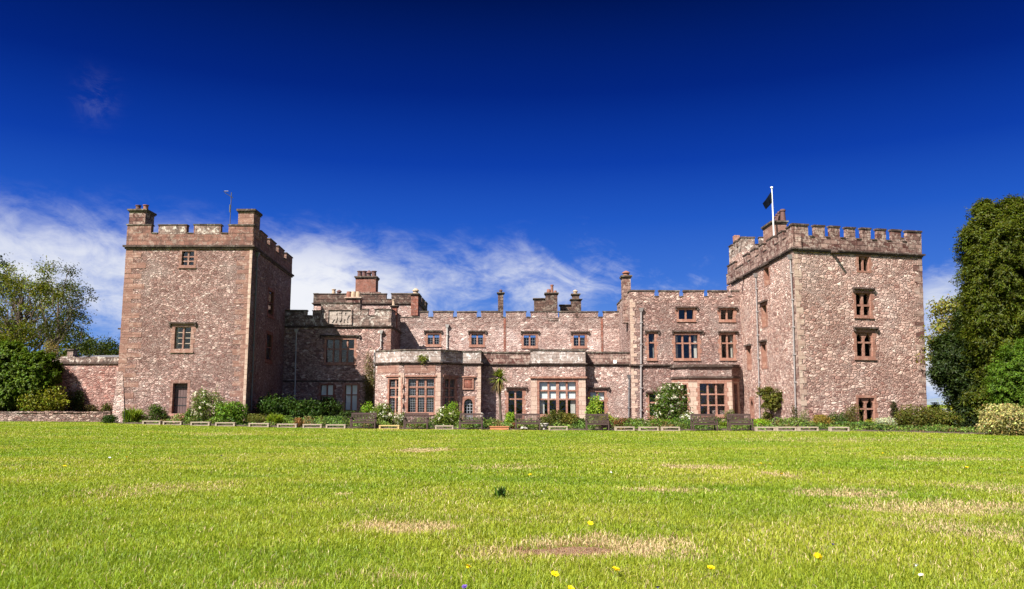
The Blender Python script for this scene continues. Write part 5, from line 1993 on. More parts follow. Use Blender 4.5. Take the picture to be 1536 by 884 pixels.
spray_tree('yew_tree', 'dark spreading yew with ragged left side beside the right tower', (tb[0], 42.5, gz), ls, 5600, 22, (0.020, 0.032, 0.009), 63, clumps=300, cl_r=0.40, leaf=0.15, spr=0.30, shell=0.14, trunk=[((tb[0] + 0.3, 42.9, gz - 0.2), (tb[0] + 0.2, 42.9, gz + 4), 0.28, 0.1)], droop=0.1, group='trees at the right edge')
broadleaf('broadleaf_tree', 'yellow-olive leafy tree showing between the yew and the tall conifer', (xpx(1443, 600, 47), 47, 0.1), zpx(1440, 440, 47), 1.7, (0.16, 0.155, 0.045), 64, n_cl=46, per=150, leaf=0.17, cl_r=0.62, crown_lo=0.25, trunk_r=0.18, group='trees at the right edge')
broadleaf('broadleaf_tree', 'pale yellow-leaved small tree under the dark yew', (xpx(1436, 600, 43), 43, 0.0), zpx(1432, 588, 43), 0.8, (0.18, 0.19, 0.03), 65, n_cl=16, per=60, leaf=0.12, cl_r=0.3, crown_lo=0.3, trunk_r=0.06, group='trees at the right edge')

# ------------------------------------------------------------------ border plants
B_ = lambda u: float(y_edge(xpx(u, 640, 45))) + 1.3
shrub('shrub', 'small dark shrub at the corner of the left tower and low wall', 'shrub', 155, 178, 624, 49.0, DARK, 0.10, 900)
shrub('strappy_plant', 'light green strappy plant at the foot of the left tower', 'plant', 182, 216, 607, 48.9, (0.16, 0.21, 0.03), 0.07, 700, blades=True)
shrub('shrub', 'rounded feathery green bush left of the stone steps', 'shrub', 220, 249, 609, 48.9, (0.06, 0.09, 0.022), 0.09, 1900)
shrub('shrub', 'small leafy plant just right of the stone steps', 'plant', 279, 290, 614, 49.2, GREEN, 0.09, 500)
shrub('rose_bush', 'tall bush covered in cream roses against the left tower', 'rose bush', 287, 342, 586, 49.0, (0.085, 0.12, 0.025), 0.10, 3400, ry=0.75, flowers=((0.70, 0.66, 0.50), 0.13), fl_n=200, nl=9)
shrub('shrub', 'dense leafy green shrub in front of the cream rose bush', 'shrub', 318, 370, 605, 48.3, (0.085, 0.15, 0.02), 0.13, 3000, ry=0.7, nl=9)
shrub('shrub', 'low olive mound at the corner of the left tower', 'shrub', 369, 401, 622, 48.2, (0.12, 0.125, 0.035), 0.07, 1600)
shrub('strappy_plant', 'lime green fan-shaped plant right of the olive mound', 'plant', 398, 428, 616, 48.0, (0.18, 0.25, 0.03), 0.06, 620, blades=True)
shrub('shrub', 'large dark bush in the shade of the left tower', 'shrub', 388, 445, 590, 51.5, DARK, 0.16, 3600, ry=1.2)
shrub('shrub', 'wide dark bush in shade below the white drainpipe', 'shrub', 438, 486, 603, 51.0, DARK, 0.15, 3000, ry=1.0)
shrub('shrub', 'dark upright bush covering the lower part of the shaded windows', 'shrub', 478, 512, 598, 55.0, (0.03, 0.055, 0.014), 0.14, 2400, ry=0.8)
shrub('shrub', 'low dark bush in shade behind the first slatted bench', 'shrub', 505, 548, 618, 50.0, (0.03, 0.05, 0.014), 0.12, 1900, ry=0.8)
shrub('flower_clump', 'small clump of rusty brown flowers between two low benches', 'flowers', 441, 456, 628, B_(450) - 0.6, (0.18, 0.09, 0.04), 0.08, 420, flowers=((0.45, 0.2, 0.08), 0.07), fl_n=30)
shrub('wall_creeper', 'leggy brown creeper climbing beside the white bent drainpipe', 'creeper', 544, 562, 528, 59.6, (0.10, 0.085, 0.04), 0.11, 1500, ry=0.22, z_base=0.3)
shrub('shrub', 'light green shrub at the foot of the bent drainpipe', 'shrub', 543, 562, 604, 52.5, BRIGHT, 0.12, 1100, ry=0.4)
shrub('rose_bush', 'white-flowered rose bush left of the canted leaded bay', 'rose bush', 557, 602, 608, 48.6, (0.10, 0.14, 0.03), 0.10, 2900, ry=0.7, flowers=((0.74, 0.70, 0.56), 0.12), fl_n=120)
shrub('rose_bush', 'small sparse white rose between the first two slatted benches', 'rose bush', 592, 612, 620, 47.2, (0.09, 0.11, 0.03), 0.08, 900, ry=0.4, flowers=((0.74, 0.70, 0.58), 0.10), fl_n=60)
shrub('flower_clump', 'pink flowering clump beside the yellow low bench', 'flowers', 560, 570, 632, 46.4, (0.10, 0.12, 0.04), 0.06, 260, flowers=((0.62, 0.30, 0.36), 0.08), fl_n=40)
shrub('rose_bush', 'white-flowered rose bush right of the leaded bay window', 'rose bush', 652, 694, 614, 47.6, (0.11, 0.15, 0.03), 0.10, 2900, ry=0.7, flowers=((0.74, 0.70, 0.54), 0.12), fl_n=110)
shrub('shrub', 'bright upright shoots behind the right-hand white rose bush', 'plant', 664, 690, 605, 49.5, BRIGHT, 0.10, 900, ry=0.4)
shrub('shrub', 'low green plants in the shaded corner left of the palm', 'plant', 726, 748, 630, 47.6, GREEN, 0.08, 700)
shrub('shrub', 'bright lime leafy plant beside the palm trunk', 'plant', 756, 772, 620, 47.0, (0.16, 0.25, 0.03), 0.11, 1100, ry=0.4)
shrub('shrub', 'low dark red-leaved plant at the end of the brick planter', 'plant', 763, 779, 636, 45.9, REDL, 0.08, 700, ry=0.3)
shrub('shrub', 'brown-green bush below the blinds of the square bay', 'shrub', 808, 850, 617, 47.6, (0.075, 0.082, 0.022), 0.10, 2800, ry=0.7)
shrub('shrub', 'rust-tinged olive bush right of the brown-green bay bush', 'shrub', 838, 868, 622, 47.0, (0.12, 0.11, 0.03), 0.10, 1900, ry=0.6)
shrub('shrub', 'low dark bush at the right corner of the square bay', 'shrub', 858, 880, 629, 46.6, (0.04, 0.06, 0.018), 0.09, 1300, ry=0.5)
shrub('shrub', 'tall lime leafy plant in front of the half-blinded window', 'plant', 882, 904, 597, 48.4, (0.17, 0.25, 0.035), 0.14, 1300, ry=0.4)
shrub('shrub', 'yellow-green bush behind the bench with a dark centre', 'shrub', 899, 921, 622, 47.0, (0.19, 0.20, 0.035), 0.10, 1300, ry=0.5)
shrub('shrub', 'dark purple plant at the end of the bench by the lime plant', 'plant', 898, 918, 632, 45.2, (0.035, 0.02, 0.03), 0.07, 800, ry=0.3)
shrub('shrub', 'red-brown barberry mound in the middle of the border', 'shrub', 919, 945, 628, 46.0, (0.14, 0.06, 0.035), 0.08, 1700, ry=0.5)
shrub('fern', 'bright fern tuft in front of the grey drainpipe', 'fern', 940, 960, 625, 46.4, (0.13, 0.21, 0.025), 0.06, 420, blades=True)
shrub('flower_clump', 'pale-flowered clump between the fern tuft and the lily leaves', 'flowers', 956, 972, 628, 46.2, (0.09, 0.12, 0.035), 0.07, 700, flowers=((0.68, 0.66, 0.52), 0.07), fl_n=60)
shrub('strappy_plant', 'broad band of bright strappy lily leaves under the climbing rose', 'plant', 968, 1024, 626, 46.2, (0.14, 0.23, 0.025), 0.06, 1100, blades=True, ry=0.6)
shrub('climbing_rose', 'huge climbing rose with cream blossom left of the right bay', 'climbing rose', 973, 1033, 579, 51.5, (0.06, 0.095, 0.02), 0.13, 5200, ry=0.8, flowers=((0.70, 0.66, 0.52), 0.15), fl_n=200, nl=10)
shrub('rose_bush', 'low white-flowered bush at the left corner of the right bay', 'rose bush', 1022, 1052, 620, 46.2, (0.10, 0.13, 0.035), 0.09, 1900, ry=0.5, flowers=((0.74, 0.71, 0.6), 0.10), fl_n=130)
shrub('strappy_plant', 'bright grassy tuft below the low white-flowered bush', 'plant', 1022, 1040, 630, 45.3, (0.15, 0.23, 0.03), 0.05, 300, blades=True, ry=0.3)
shrub('shrub', 'grey-green bush under the right bay window', 'shrub', 1050, 1084, 626, 46.6, (0.075, 0.09, 0.03), 0.09, 1700, ry=0.5)
shrub('shrub', 'tall thin green plant at the right end of the right bay', 'plant', 1084, 1102, 614, 47.0, (0.075, 0.10, 0.03), 0.09, 900, ry=0.4)
shrub('strappy_plant', 'grassy tuft between the two benches of the right bay', 'plant', 1078, 1092, 630, 45.0, (0.15, 0.21, 0.03), 0.05, 300, blades=True, ry=0.3)
# ivy that hangs on the right tower's left side
xi = float(RA[0]) - 0.25
ls = []
for u, v, ru, rv in ((1155, 590, 14, 9), (1146, 591, 8, 9), (1164, 589, 7, 8), (1157, 603, 7, 12), (1154, 620, 4, 16), (1163, 606, 3, 10)):
    d_ = ray(u, v)
    k_ = xi / d_[0]
    c = CAM + d_ * k_
    s_ = c[1] / FPX
    ls.append((c, np.array([0.28, ru * s_ * 1.8, rv * s_])))
cb_ = ls[4][0]
spray_tree('wall_ivy', 'bushy brown-green ivy hanging on the left flank of the right tower', (xi, cb_[1], float(terrain(xi, cb_[1]))), ls, 520, 14, (0.085, 0.085, 0.022), 71, clumps=46, cl_r=0.20, core=0.1, leaf=0.11, spr=0.15, trunk=[((xi + .1, cb_[1], 0.0), (xi + .1, cb_[1] - 0.2, 2.2), 0.05, 0.02)], cat='ivy', part='foliage', width=0.65)
shrub('shrub', 'bright yellow-green low plant below the tower ivy', 'plant', 1127, 1153, 630, 45.0, (0.20, 0.29, 0.03), 0.11, 1500, ry=0.4)
shrub('shrub', 'olive low bush left of the tower corner drainpipe', 'shrub', 1164, 1190, 631, 44.8, (0.11, 0.13, 0.03), 0.08, 1400, ry=0.4)
shrub('wall_plant', 'thin twiggy climber at the corner of the right tower', 'plant', 1184, 1197, 610, 46.1, (0.06, 0.055, 0.025), 0.07, 420, ry=0.2)
shrub('wall_plant', 'sparse pale-flowered stalk right of the tower corner', 'plant', 1199, 1214, 616, 45.8, (0.10, 0.12, 0.045), 0.07, 320, ry=0.25, flowers=((0.6, 0.6, 0.5), 0.06), fl_n=20)
shrub('shrub', 'orange-green dappled shrub under the right tower', 'shrub', 1214, 1250, 624, 44.6, (0.19, 0.14, 0.04), 0.08, 2300, ry=0.5)
shrub('shrub', 'dark rounded green bush right of the orange-green shrub', 'shrub', 1243, 1270, 620, 44.8, (0.045, 0.07, 0.02), 0.08, 1900, ry=0.5)
shrub('shrub', 'tall dusky red-leaved shrub left of the tower ground window', 'shrub', 1267, 1292, 609, 45.4, (0.10, 0.085, 0.035), 0.08, 1700, ry=0.4)
shrub('strappy_plant', 'low green border leaves under the tower ground window', 'plant', 1278, 1312, 629, 44.2, (0.085, 0.14, 0.025), 0.05, 700, blades=True, ry=0.4)
shrub('shrub', 'yellow flowering clump under the tower ground window', 'flowers', 1296, 1312, 630, 44.6, (0.17, 0.16, 0.03), 0.08, 600, ry=0.3)
shrub('shrub', 'pale variegated rounded bush right of the tower ground window', 'shrub', 1312, 1352, 627, 44.2, (0.36, 0.37, 0.24), 0.08, 3000, ry=0.6)
xw_, zw_ = at(1341, 622, 48.0), zpx(1341, 622, 48.0)
shrub('wall_plant', 'dark tuft of ivy clinging to the right tower wall', 'ivy', 1335, 1347, 604, 47.9, (0.035, 0.035, 0.018), 0.09, 520, ry=0.22, z_base=zpx(1341, 632, 47.9))
for u0, u1, vt, col_, lab in ((1346, 1390, 610, (0.085, 0.085, 0.024), 'olive hedge bush beside the right tower'), (1376, 1422, 613, (0.11, 0.115, 0.028), 'yellow-olive hedge bush in the middle of the right hedge'), (1408, 1450, 619, (0.095, 0.11, 0.025), 'lower green hedge bush against the dark yew')):
    shrub('hedge_bush', lab, 'hedge', u0, u1, vt, 42.6, col_, 0.10, 3800, ry=0.9, group='olive hedge bushes right of the tower', nl=9)
shrub('variegated_shrub', 'large cream-variegated shrub under the tall conifer at right', 'shrub', 1466, 1556, 609, 37.6, (0.30, 0.27, 0.16), 0.11, 6500, ry=1.1, nl=12, var=0.35)
shrub('topiary', 'small dark cone-shaped bush beyond the olive hedge', 'shrub', 1396, 1412, 606, 55.0, (0.02, 0.028, 0.014), 0.10, 1500, ry=0.4, nl=4, wide=0.2)
shrub('wall_plant', 'green tuft growing from the parapet of the leaded bay', 'plant', 625, 640, 533, 55.68, (0.14, 0.16, 0.03), 0.10, 260, ry=0.12, z_base=zpx(632, 545, 55.68), stems=False)


def undergrowth():
    rng_ = np.random.default_rng(303)
    n = 48000
    x = rng_.uniform(-24.5, 24.5, n)
    dy_ = rng_.uniform(0.15, 1, n) ** 0.8 * 3.2
    y = y_edge(x) + 0.1 + dy_
    k = np.sin(x * 2.1) * 0.5 + np.sin(x * 0.83 + y) * 0.5 + np.sin(x * 5.7 + y * 2.0) * 0.35
    ok = (rng_.uniform(size=n) < 0.55 + 0.4 * k) & ((x > -24) | (y > 0))
    x, y, k, dy_ = x[ok], y[ok], k[ok], dy_[ok]
    m = len(x)
    hmax = np.clip(0.11 + 0.12 * dy_ + 0.18 * k, 0.07, 0.5) * np.where(x > 16, 0.6, 1.0)
    z = terrain(x, y) + hmax * rng_.uniform(0.1, 1, m) + 0.03
    pal = np.array([GREEN, DARK, OLIVE, (0.11, 0.17, 0.025), (0.05, 0.08, 0.02), (0.12, 0.08, 0.03), (0.09, 0.14, 0.03)])
    pk = (np.floor((np.sin(x * 0.9 + 1.3) + np.sin(x * 2.3 + y)) * 1.7 + 3.5 + rng_.normal(size=m) * 0.5)).astype(int) % len(pal)
    col_ = np.clip(1.25 * pal[pk] * (1 + rng_.normal(size=(m, 1)) * 0.28), 0.006, 0.6)
    P = np.stack([x, y, z], -1)
    N = rng_.normal(size=(m, 3)) + np.array([0, -0.5, 0.7])
    me = leaf_mesh('undergrowth', P, N, 0.13 * rng_.uniform(0.6, 1.3, m), 0.07, col_, rng_)
    o = link_mesh('undergrowth', me, M['leaf'], None, (0, 0, 0))
    tag(o, 'low leafy ground cover filling the border between the shrubs', 'ground cover', kind='stuff')


undergrowth()

# ------------------------------------------------------------------ cordyline palm
pb_ = at(752, 638, 47.4)
zg = float(terrain(pb_[0], 47.4))
pc = at(749, 567, 47.4)
root = thing('cordyline_palm', 'cordyline palm with a mop of spiky leaves beside the glazed door', 'palm', (pb_[0], 47.4, zg))
mb = MB()
mb.tube([(pb_[0], 47.4, zg - 0.1), ((pb_[0] * 2 + pc[0]) / 3 - 0.02, 47.4, zg + 0.9), (pc[0] + 0.02, 47.4, zg + 1.9), (pc[0], 47.4, pc[2])], [0.12, 0.085, 0.075, 0.085], 10)
mb.build('trunk', M['bark'], root)
rng = np.random.default_rng(5)


def spikes(n, el_lo, el_hi, length, droop, color, name, w=0.035, z_off=0.0):
    V, q, t_, cols = [], [], [], []
    for k in range(n):
        a = rng.uniform(0, 2 * math.pi)
        e = rng.uniform(el_lo, el_hi)
        L = length * rng.uniform(0.75, 1.1)
        d = np.array([math.cos(a) * math.cos(e), math.sin(a) * math.cos(e), math.sin(e)])
        s_ = np.array([-math.sin(a), math.cos(a), 0]) * w
        o_ = np.array([pc[0], 47.4, pc[2] + z_off]) + d * 0.05
        ring_ = []
        for j in range(4):
            tt = j / 3
            c = o_ + d * L * tt - np.array([0, 0, 1]) * droop * L * tt * tt
            ring_.append(c)
        b = len(V)
        for j, ww in enumerate((0.7, 1.0, 0.7)):
            V += [ring_[j] - s_ * ww, ring_[j] + s_ * ww]
        V.append(ring_[3])
        q += [(b, b + 1, b + 3, b + 2), (b + 2, b + 3, b + 5, b + 4)]
        t_.append((b + 4, b + 5, b + 6))
        cols.append(np.repeat(tints(1, color, rng, 0.25), 7, axis=0))
    me = np_mesh(name, np.array(V) - ORG[root.name], quads=q, tris=t_, color=np.concatenate(cols))
    link_mesh(name, me, M['leaf'], root)


spikes(190, -0.35, 1.45, 0.72, 0.22, (0.15, 0.175, 0.05), 'crown')
spikes(110, -1.45, -0.7, 0.75, 0.25, (0.13, 0.10, 0.055), 'dead_leaves', 0.03, -0.05)

# ------------------------------------------------------------------ benches
def slatted_bench():
    """facing the lawn; origin at the ground under its middle, width 1.45"""
    r = thing('garden_bench', '', 'bench', (0, 0, 0), 'slatted garden benches along the border')
    W, H, S_ = 1.45, 0.90, 0.42
    for sx in (-1, 1):
        for y0, y1, zt in ((-0.27, -0.20, 0.62), (0.22, 0.29, H)):
            mb = MB()
            x = sx * (W / 2 - 0.04)
            mb.box(x - 0.035, x + 0.035, y0, y1, 0, zt)
            mb.build('leg', M['wood_bench'], r)
        mb = MB()
        x = sx * (W / 2 - 0.04)
        mb.box(x - 0.045, x + 0.045, -0.31, 0.22, 0.62, 0.66)
        mb.build('armrest', M['wood_bench'], r)
    mb = MB()
    for k in range(5):
        y = -0.27 + k * 0.098
        mb.box(-W / 2 + 0.08, W / 2 - 0.08, y, y + 0.085, S_, S_ + 0.025)
    mb.box(-W / 2 + 0.08, W / 2 - 0.08, -0.255, -0.225, S_ - 0.09, S_ - 0.002)
    mb.build('seat', M['wood_bench'], r)
    mb = MB()
    mb.box(-W / 2 + 0.08, W / 2 - 0.08, 0.235, 0.275, H - 0.09, H + 0.01)
    mb.box(-W / 2 + 0.08, W / 2 - 0.08, 0.235, 0.275, S_ + 0.06, S_ + 0.12)
    n = 15
    for k in range(n):
        x = -W / 2 + 0.13 + (W - 0.26) * k / (n - 1)
        mb.box(x - 0.022, x + 0.022, 0.245, 0.265, S_ + 0.12, H - 0.09)
    mb.build('backrest', M['wood_bench'], r)
    return r


def low_bench(mat):
    r = thing('low_bench', '', 'low bench', (0, 0, 0), 'low backless benches along the border')
    W, H = 1.14, 0.25
    mb = MB()
    for k in range(3):
        mb.box(-W / 2, W / 2, -0.16 + k * 0.11, -0.06 + k * 0.11, H - 0.055, H + random.uniform(-.004, .004))
    mb.build('seat', M[mat], r)
    for sx in (-1, 1):
        mb = MB()
        x = sx * (W / 2 - 0.05)
        mb.box(x - 0.045, x + 0.045, -0.15, 0.15, -0.03, H - 0.056)
        mb.build('leg', M[mat], r)
    mb = MB()
    mb.box(-W / 2 + 0.096, W / 2 - 0.096, -0.13, -0.09, 0.01, 0.055)
    mb.build('stretcher', M[mat], r)
    return r


def place(proto, used, u, v, label, width_px, w0, rot=0.0, dy=0.0):
    p = ground_hit(u, v)
    Y = float(y_edge(xpx(u, 640, 45))) - 0.1 + dy
    x = xpx(u, v, Y)
    o = copy_tree(proto) if used[0] else proto
    used[0] = True
    o.location = (x, Y, float(terrain(x, Y)) + 0.0)
    o.rotation_euler = (0, 0, R(rot))
    s_ = width_px * Y / FPX / w0
    o.scale = (s_, 1.0, 1.0 if w0 > 1.3 else 0.95)
    o['label'] = label
    return o


sb, used = slatted_bench(), [False]
for u0, u1, lab, rt_ in ((526, 563.5, 'brown slatted bench in shade left of the leaded bay', 2), (606, 642, 'brown slatted bench directly below the leaded bay window', 0), (689, 724, 'brown slatted bench in front of the arched garden door', -2),
                         (773, 810, 'slatted bench in front of the glazed door by the palm', 1), (879, 913, 'dark slatted bench below the tall lime plant', -1), (1038, 1075, 'dark slatted bench beneath the right bay window', 1),
                         (1093, 1128, 'dark slatted bench between right bay and tower ivy', -2)):
    o = place(sb, used, (u0 + u1) / 2, 644, lab, u1 - u0, 1.45, rt_, 0.15)
dk = 0
lb, used = low_bench('wood_pale'), [False]
LOWS = [(214.8, 241.6, 'pale low bench left of the stone steps'), (245.5, 273, 'pale low bench across the foot of the stone steps'), (287, 315, 'pale low bench below the cream rose bush'), (324, 353, 'pale low bench below the dense leafy green shrub'),
        (374, 404, 'pale low bench below the olive mound'), (416.6, 445.5, 'pale low bench right of the lime fan plant'), (455, 483, 'pale low bench right of the rusty flower clump'), (489.6, 519, 'pale low bench left of the shaded slatted bench'),
        (653, 680, 'pale low bench below the rose right of the leaded bay'), (823, 851, 'pale low bench below the square bay bushes'), (922, 951, 'pale low bench below the red-brown barberry'),
        (958, 987, 'pale low bench below the left end of the lily leaves'), (992, 1019, 'pale low bench below the climbing rose'), (1133, 1161, 'pale low bench below the bright yellow-green plant by the tower'), (1164, 1193, 'pale low bench left of the tower corner drainpipe'),
        (1197, 1226, 'pale low bench right of the tower corner drainpipe'), (1244, 1272, 'pale low bench below the dark round bush, last toward the right')]
for k, (u0, u1, lab) in enumerate(LOWS):
    place(lb, used, (u0 + u1) / 2, 641, lab, u1 - u0, 1.14, random.uniform(-2, 2), 0.0)
lb2, used = low_bench('wood_yellow'), [False]
place(lb2, used, 584, 644, 'yellow new-wood low bench between the first two slatted benches', 30, 1.14, 1)

# brick-edged planter, urn and pale stones
p = at(748, 643, 45.2)
Yp = float(y_edge(p[0]))
zg = float(terrain(p[0], Yp))
mb = MB()
x0, x1 = xpx(735, 640, Yp), xpx(763, 640, Yp)
mb.box(x0, x1, Yp - 0.1, Yp + 0.05, zg - 0.1, zg + 0.17)
mb.box(x0, x0 + 0.12, Yp + 0.051, Yp + 0.9, zg - 0.1, zg + 0.168)
mb.box(x1 - 0.12, x1, Yp + 0.051, Yp + 0.9, zg - 0.1, zg + 0.168)
mb.box(x0 - 0.03, x1 + 0.03, Yp - 0.13, Yp + 0.07, zg + 0.171, zg + 0.215)
o = mb.build('planter', M['terracotta_edge'], None, (p[0], Yp, zg))
tag(o, 'terracotta-coloured low planter edging in front of the palm', 'planter')
p = at(817, 643, 44.8)
zg = float(terrain(p[0], 44.9))
mb = MB()
mb.lathe((p[0], 44.9, zg), [(0.13, -0.02), (0.13, 0.05), (0.07, 0.09), (0.09, 0.14), (0.19, 0.22), (0.21, 0.32), (0.24, 0.34), (0.24, 0.38), (0.18, 0.38), (0.15, 0.3)], 16)
o = mb.build('urn', M['urn'], None, (p[0], 44.9, zg), smooth=False)
tag(o, 'small weathered stone urn left of the square bay low bench', 'urn')
p = at(786, 641, 46.0)
zg = float(terrain(p[0], 45.6))
mb = MB()
mb.hexa([(p[0] - .24, 45.5, zg - .05), (p[0] + .22, 45.45, zg - .05), (p[0] + .25, 45.8, zg - .05), (p[0] - .2, 45.85, zg - .05), (p[0] - .17, 45.55, zg + .2), (p[0] + .14, 45.52, zg + .22), (p[0] + .16, 45.75, zg + .2), (p[0] - .12, 45.78, zg + .18)])
o = mb.build('boulder', M['urn'], None, (p[0], 45.6, zg))
tag(o, 'pale block of stone beneath the bench by the palm', 'stone')
# lamp post by the arched door
p = at(722.5, 640, 46.6)
zg = float(terrain(p[0], 46.6))
lp = thing('garden_lamp', 'short dark garden lamp post beside the arched garden door', 'lamp', (p[0], 46.6, zg))
mb = MB()
mb.tube([(p[0], 46.6, zg - .05), (p[0], 46.6, zpx(722, 626, 46.6))], 0.035, 8)
mb.build('post', M['iron'], lp)
mb = MB()
zl_ = zpx(722, 626, 46.6)
mb.lathe((p[0], 46.6, zl_), [(0.05, 0), (0.09, 0.03), (0.10, 0.16), (0.12, 0.18), (0.03, 0.25)], 10)
mb.build('lantern', M['urn'], lp)
# thin plant stakes
for u, vt, lab in ((185.5, 616, 'thin dark plant stake by the strappy plant at the left tower'), (398.5, 622, 'thin dark plant stake in the olive mound')):
    p = at(u, 636, 48.3)
    zg = float(terrain(p[0], 48.3))
    mb = MB()
    mb.tube([(p[0], 48.3, zg - .1), (p[0] + 0.02, 48.3, zpx(u, vt, 48.3))], 0.022, 6)
    o = mb.build('plant_stake', M['iron'], None, (p[0], 48.3, zg))
    tag(o, lab, 'stake')

# ------------------------------------------------------------------ lawn grass
PATCH = []
for u, v, ru, rv, s_ in ((905, 824, 120, 22, 1.0), (845, 828, 52, 15, 1.3), (598, 795, 84, 10, 0.95), (1268, 743, 85, 9, 0.9), (1420, 764, 150, 14, 0.65), (640, 676, 42, 4, 1.0), (1168, 715, 22, 5, 0.7),
                       (1045, 702, 66, 4, 0.7), (513, 743, 16, 3, 0.7), (1000, 738, 70, 5, 0.6), (985, 832, 70, 20, 0.5), (760, 703, 90, 4, 0.35), (1420, 690, 110, 4, 0.4), (560, 870, 80, 12, 0.25), (250, 735, 110, 10, 0.30),
                       (735, 835, 60, 12, 0.4), (1440, 800, 110, 18, 0.35), (160, 745, 80, 8, 0.25), (420, 880, 60, 10, 0.3), (1500, 735, 70, 10, 0.35), (330, 652, 60, 2.5, 0.3), (1250, 660, 200, 4, 0.25)):
    c = ground_hit(u, v)
    e = ground_hit(u + ru, v)
    n_ = ground_hit(u, v - rv)
    f_ = ground_hit(u, v + rv)
    PATCH.append((c[0], (n_[1] + f_[1]) / 2, abs(e[0] - c[0]), abs(n_[1] - f_[1]) / 2, s_))
BARE = [ground_hit(820, 830), ground_hit(872, 826)]


def vnoise(x, y, seed):
    rng_ = np.random.default_rng(seed)
    T = rng_.uniform(0, 1, (64, 64))
    xi_, yi_ = np.floor(x).astype(int), np.floor(y).astype(int)
    fx, fy = x - xi_, y - yi_
    fx, fy = fx * fx * (3 - 2 * fx), fy * fy * (3 - 2 * fy)
    g_ = lambda a, b: T[a % 64, b % 64]
    return (g_(xi_, yi_) * (1 - fx) + g_(xi_ + 1, yi_) * fx) * (1 - fy) + (g_(xi_, yi_ + 1) * (1 - fx) + g_(xi_ + 1, yi_ + 1) * fx) * fy


def dryness(x, y):
    d = np.zeros_like(x)
    w = vnoise(x * 3.1, y * 1.6, 1) * 0.5 + vnoise(x * 8, y * 4, 2) * 0.5
    for cx_, cy_, rx_, ry_, s_ in PATCH:
        q = ((x - cx_) / rx_) ** 2 + ((y - cy_) / ry_) ** 2
        d = np.maximum(d, s_ * np.clip(1.25 - q - (w - 0.5) * 1.5, 0, 1))
    return d


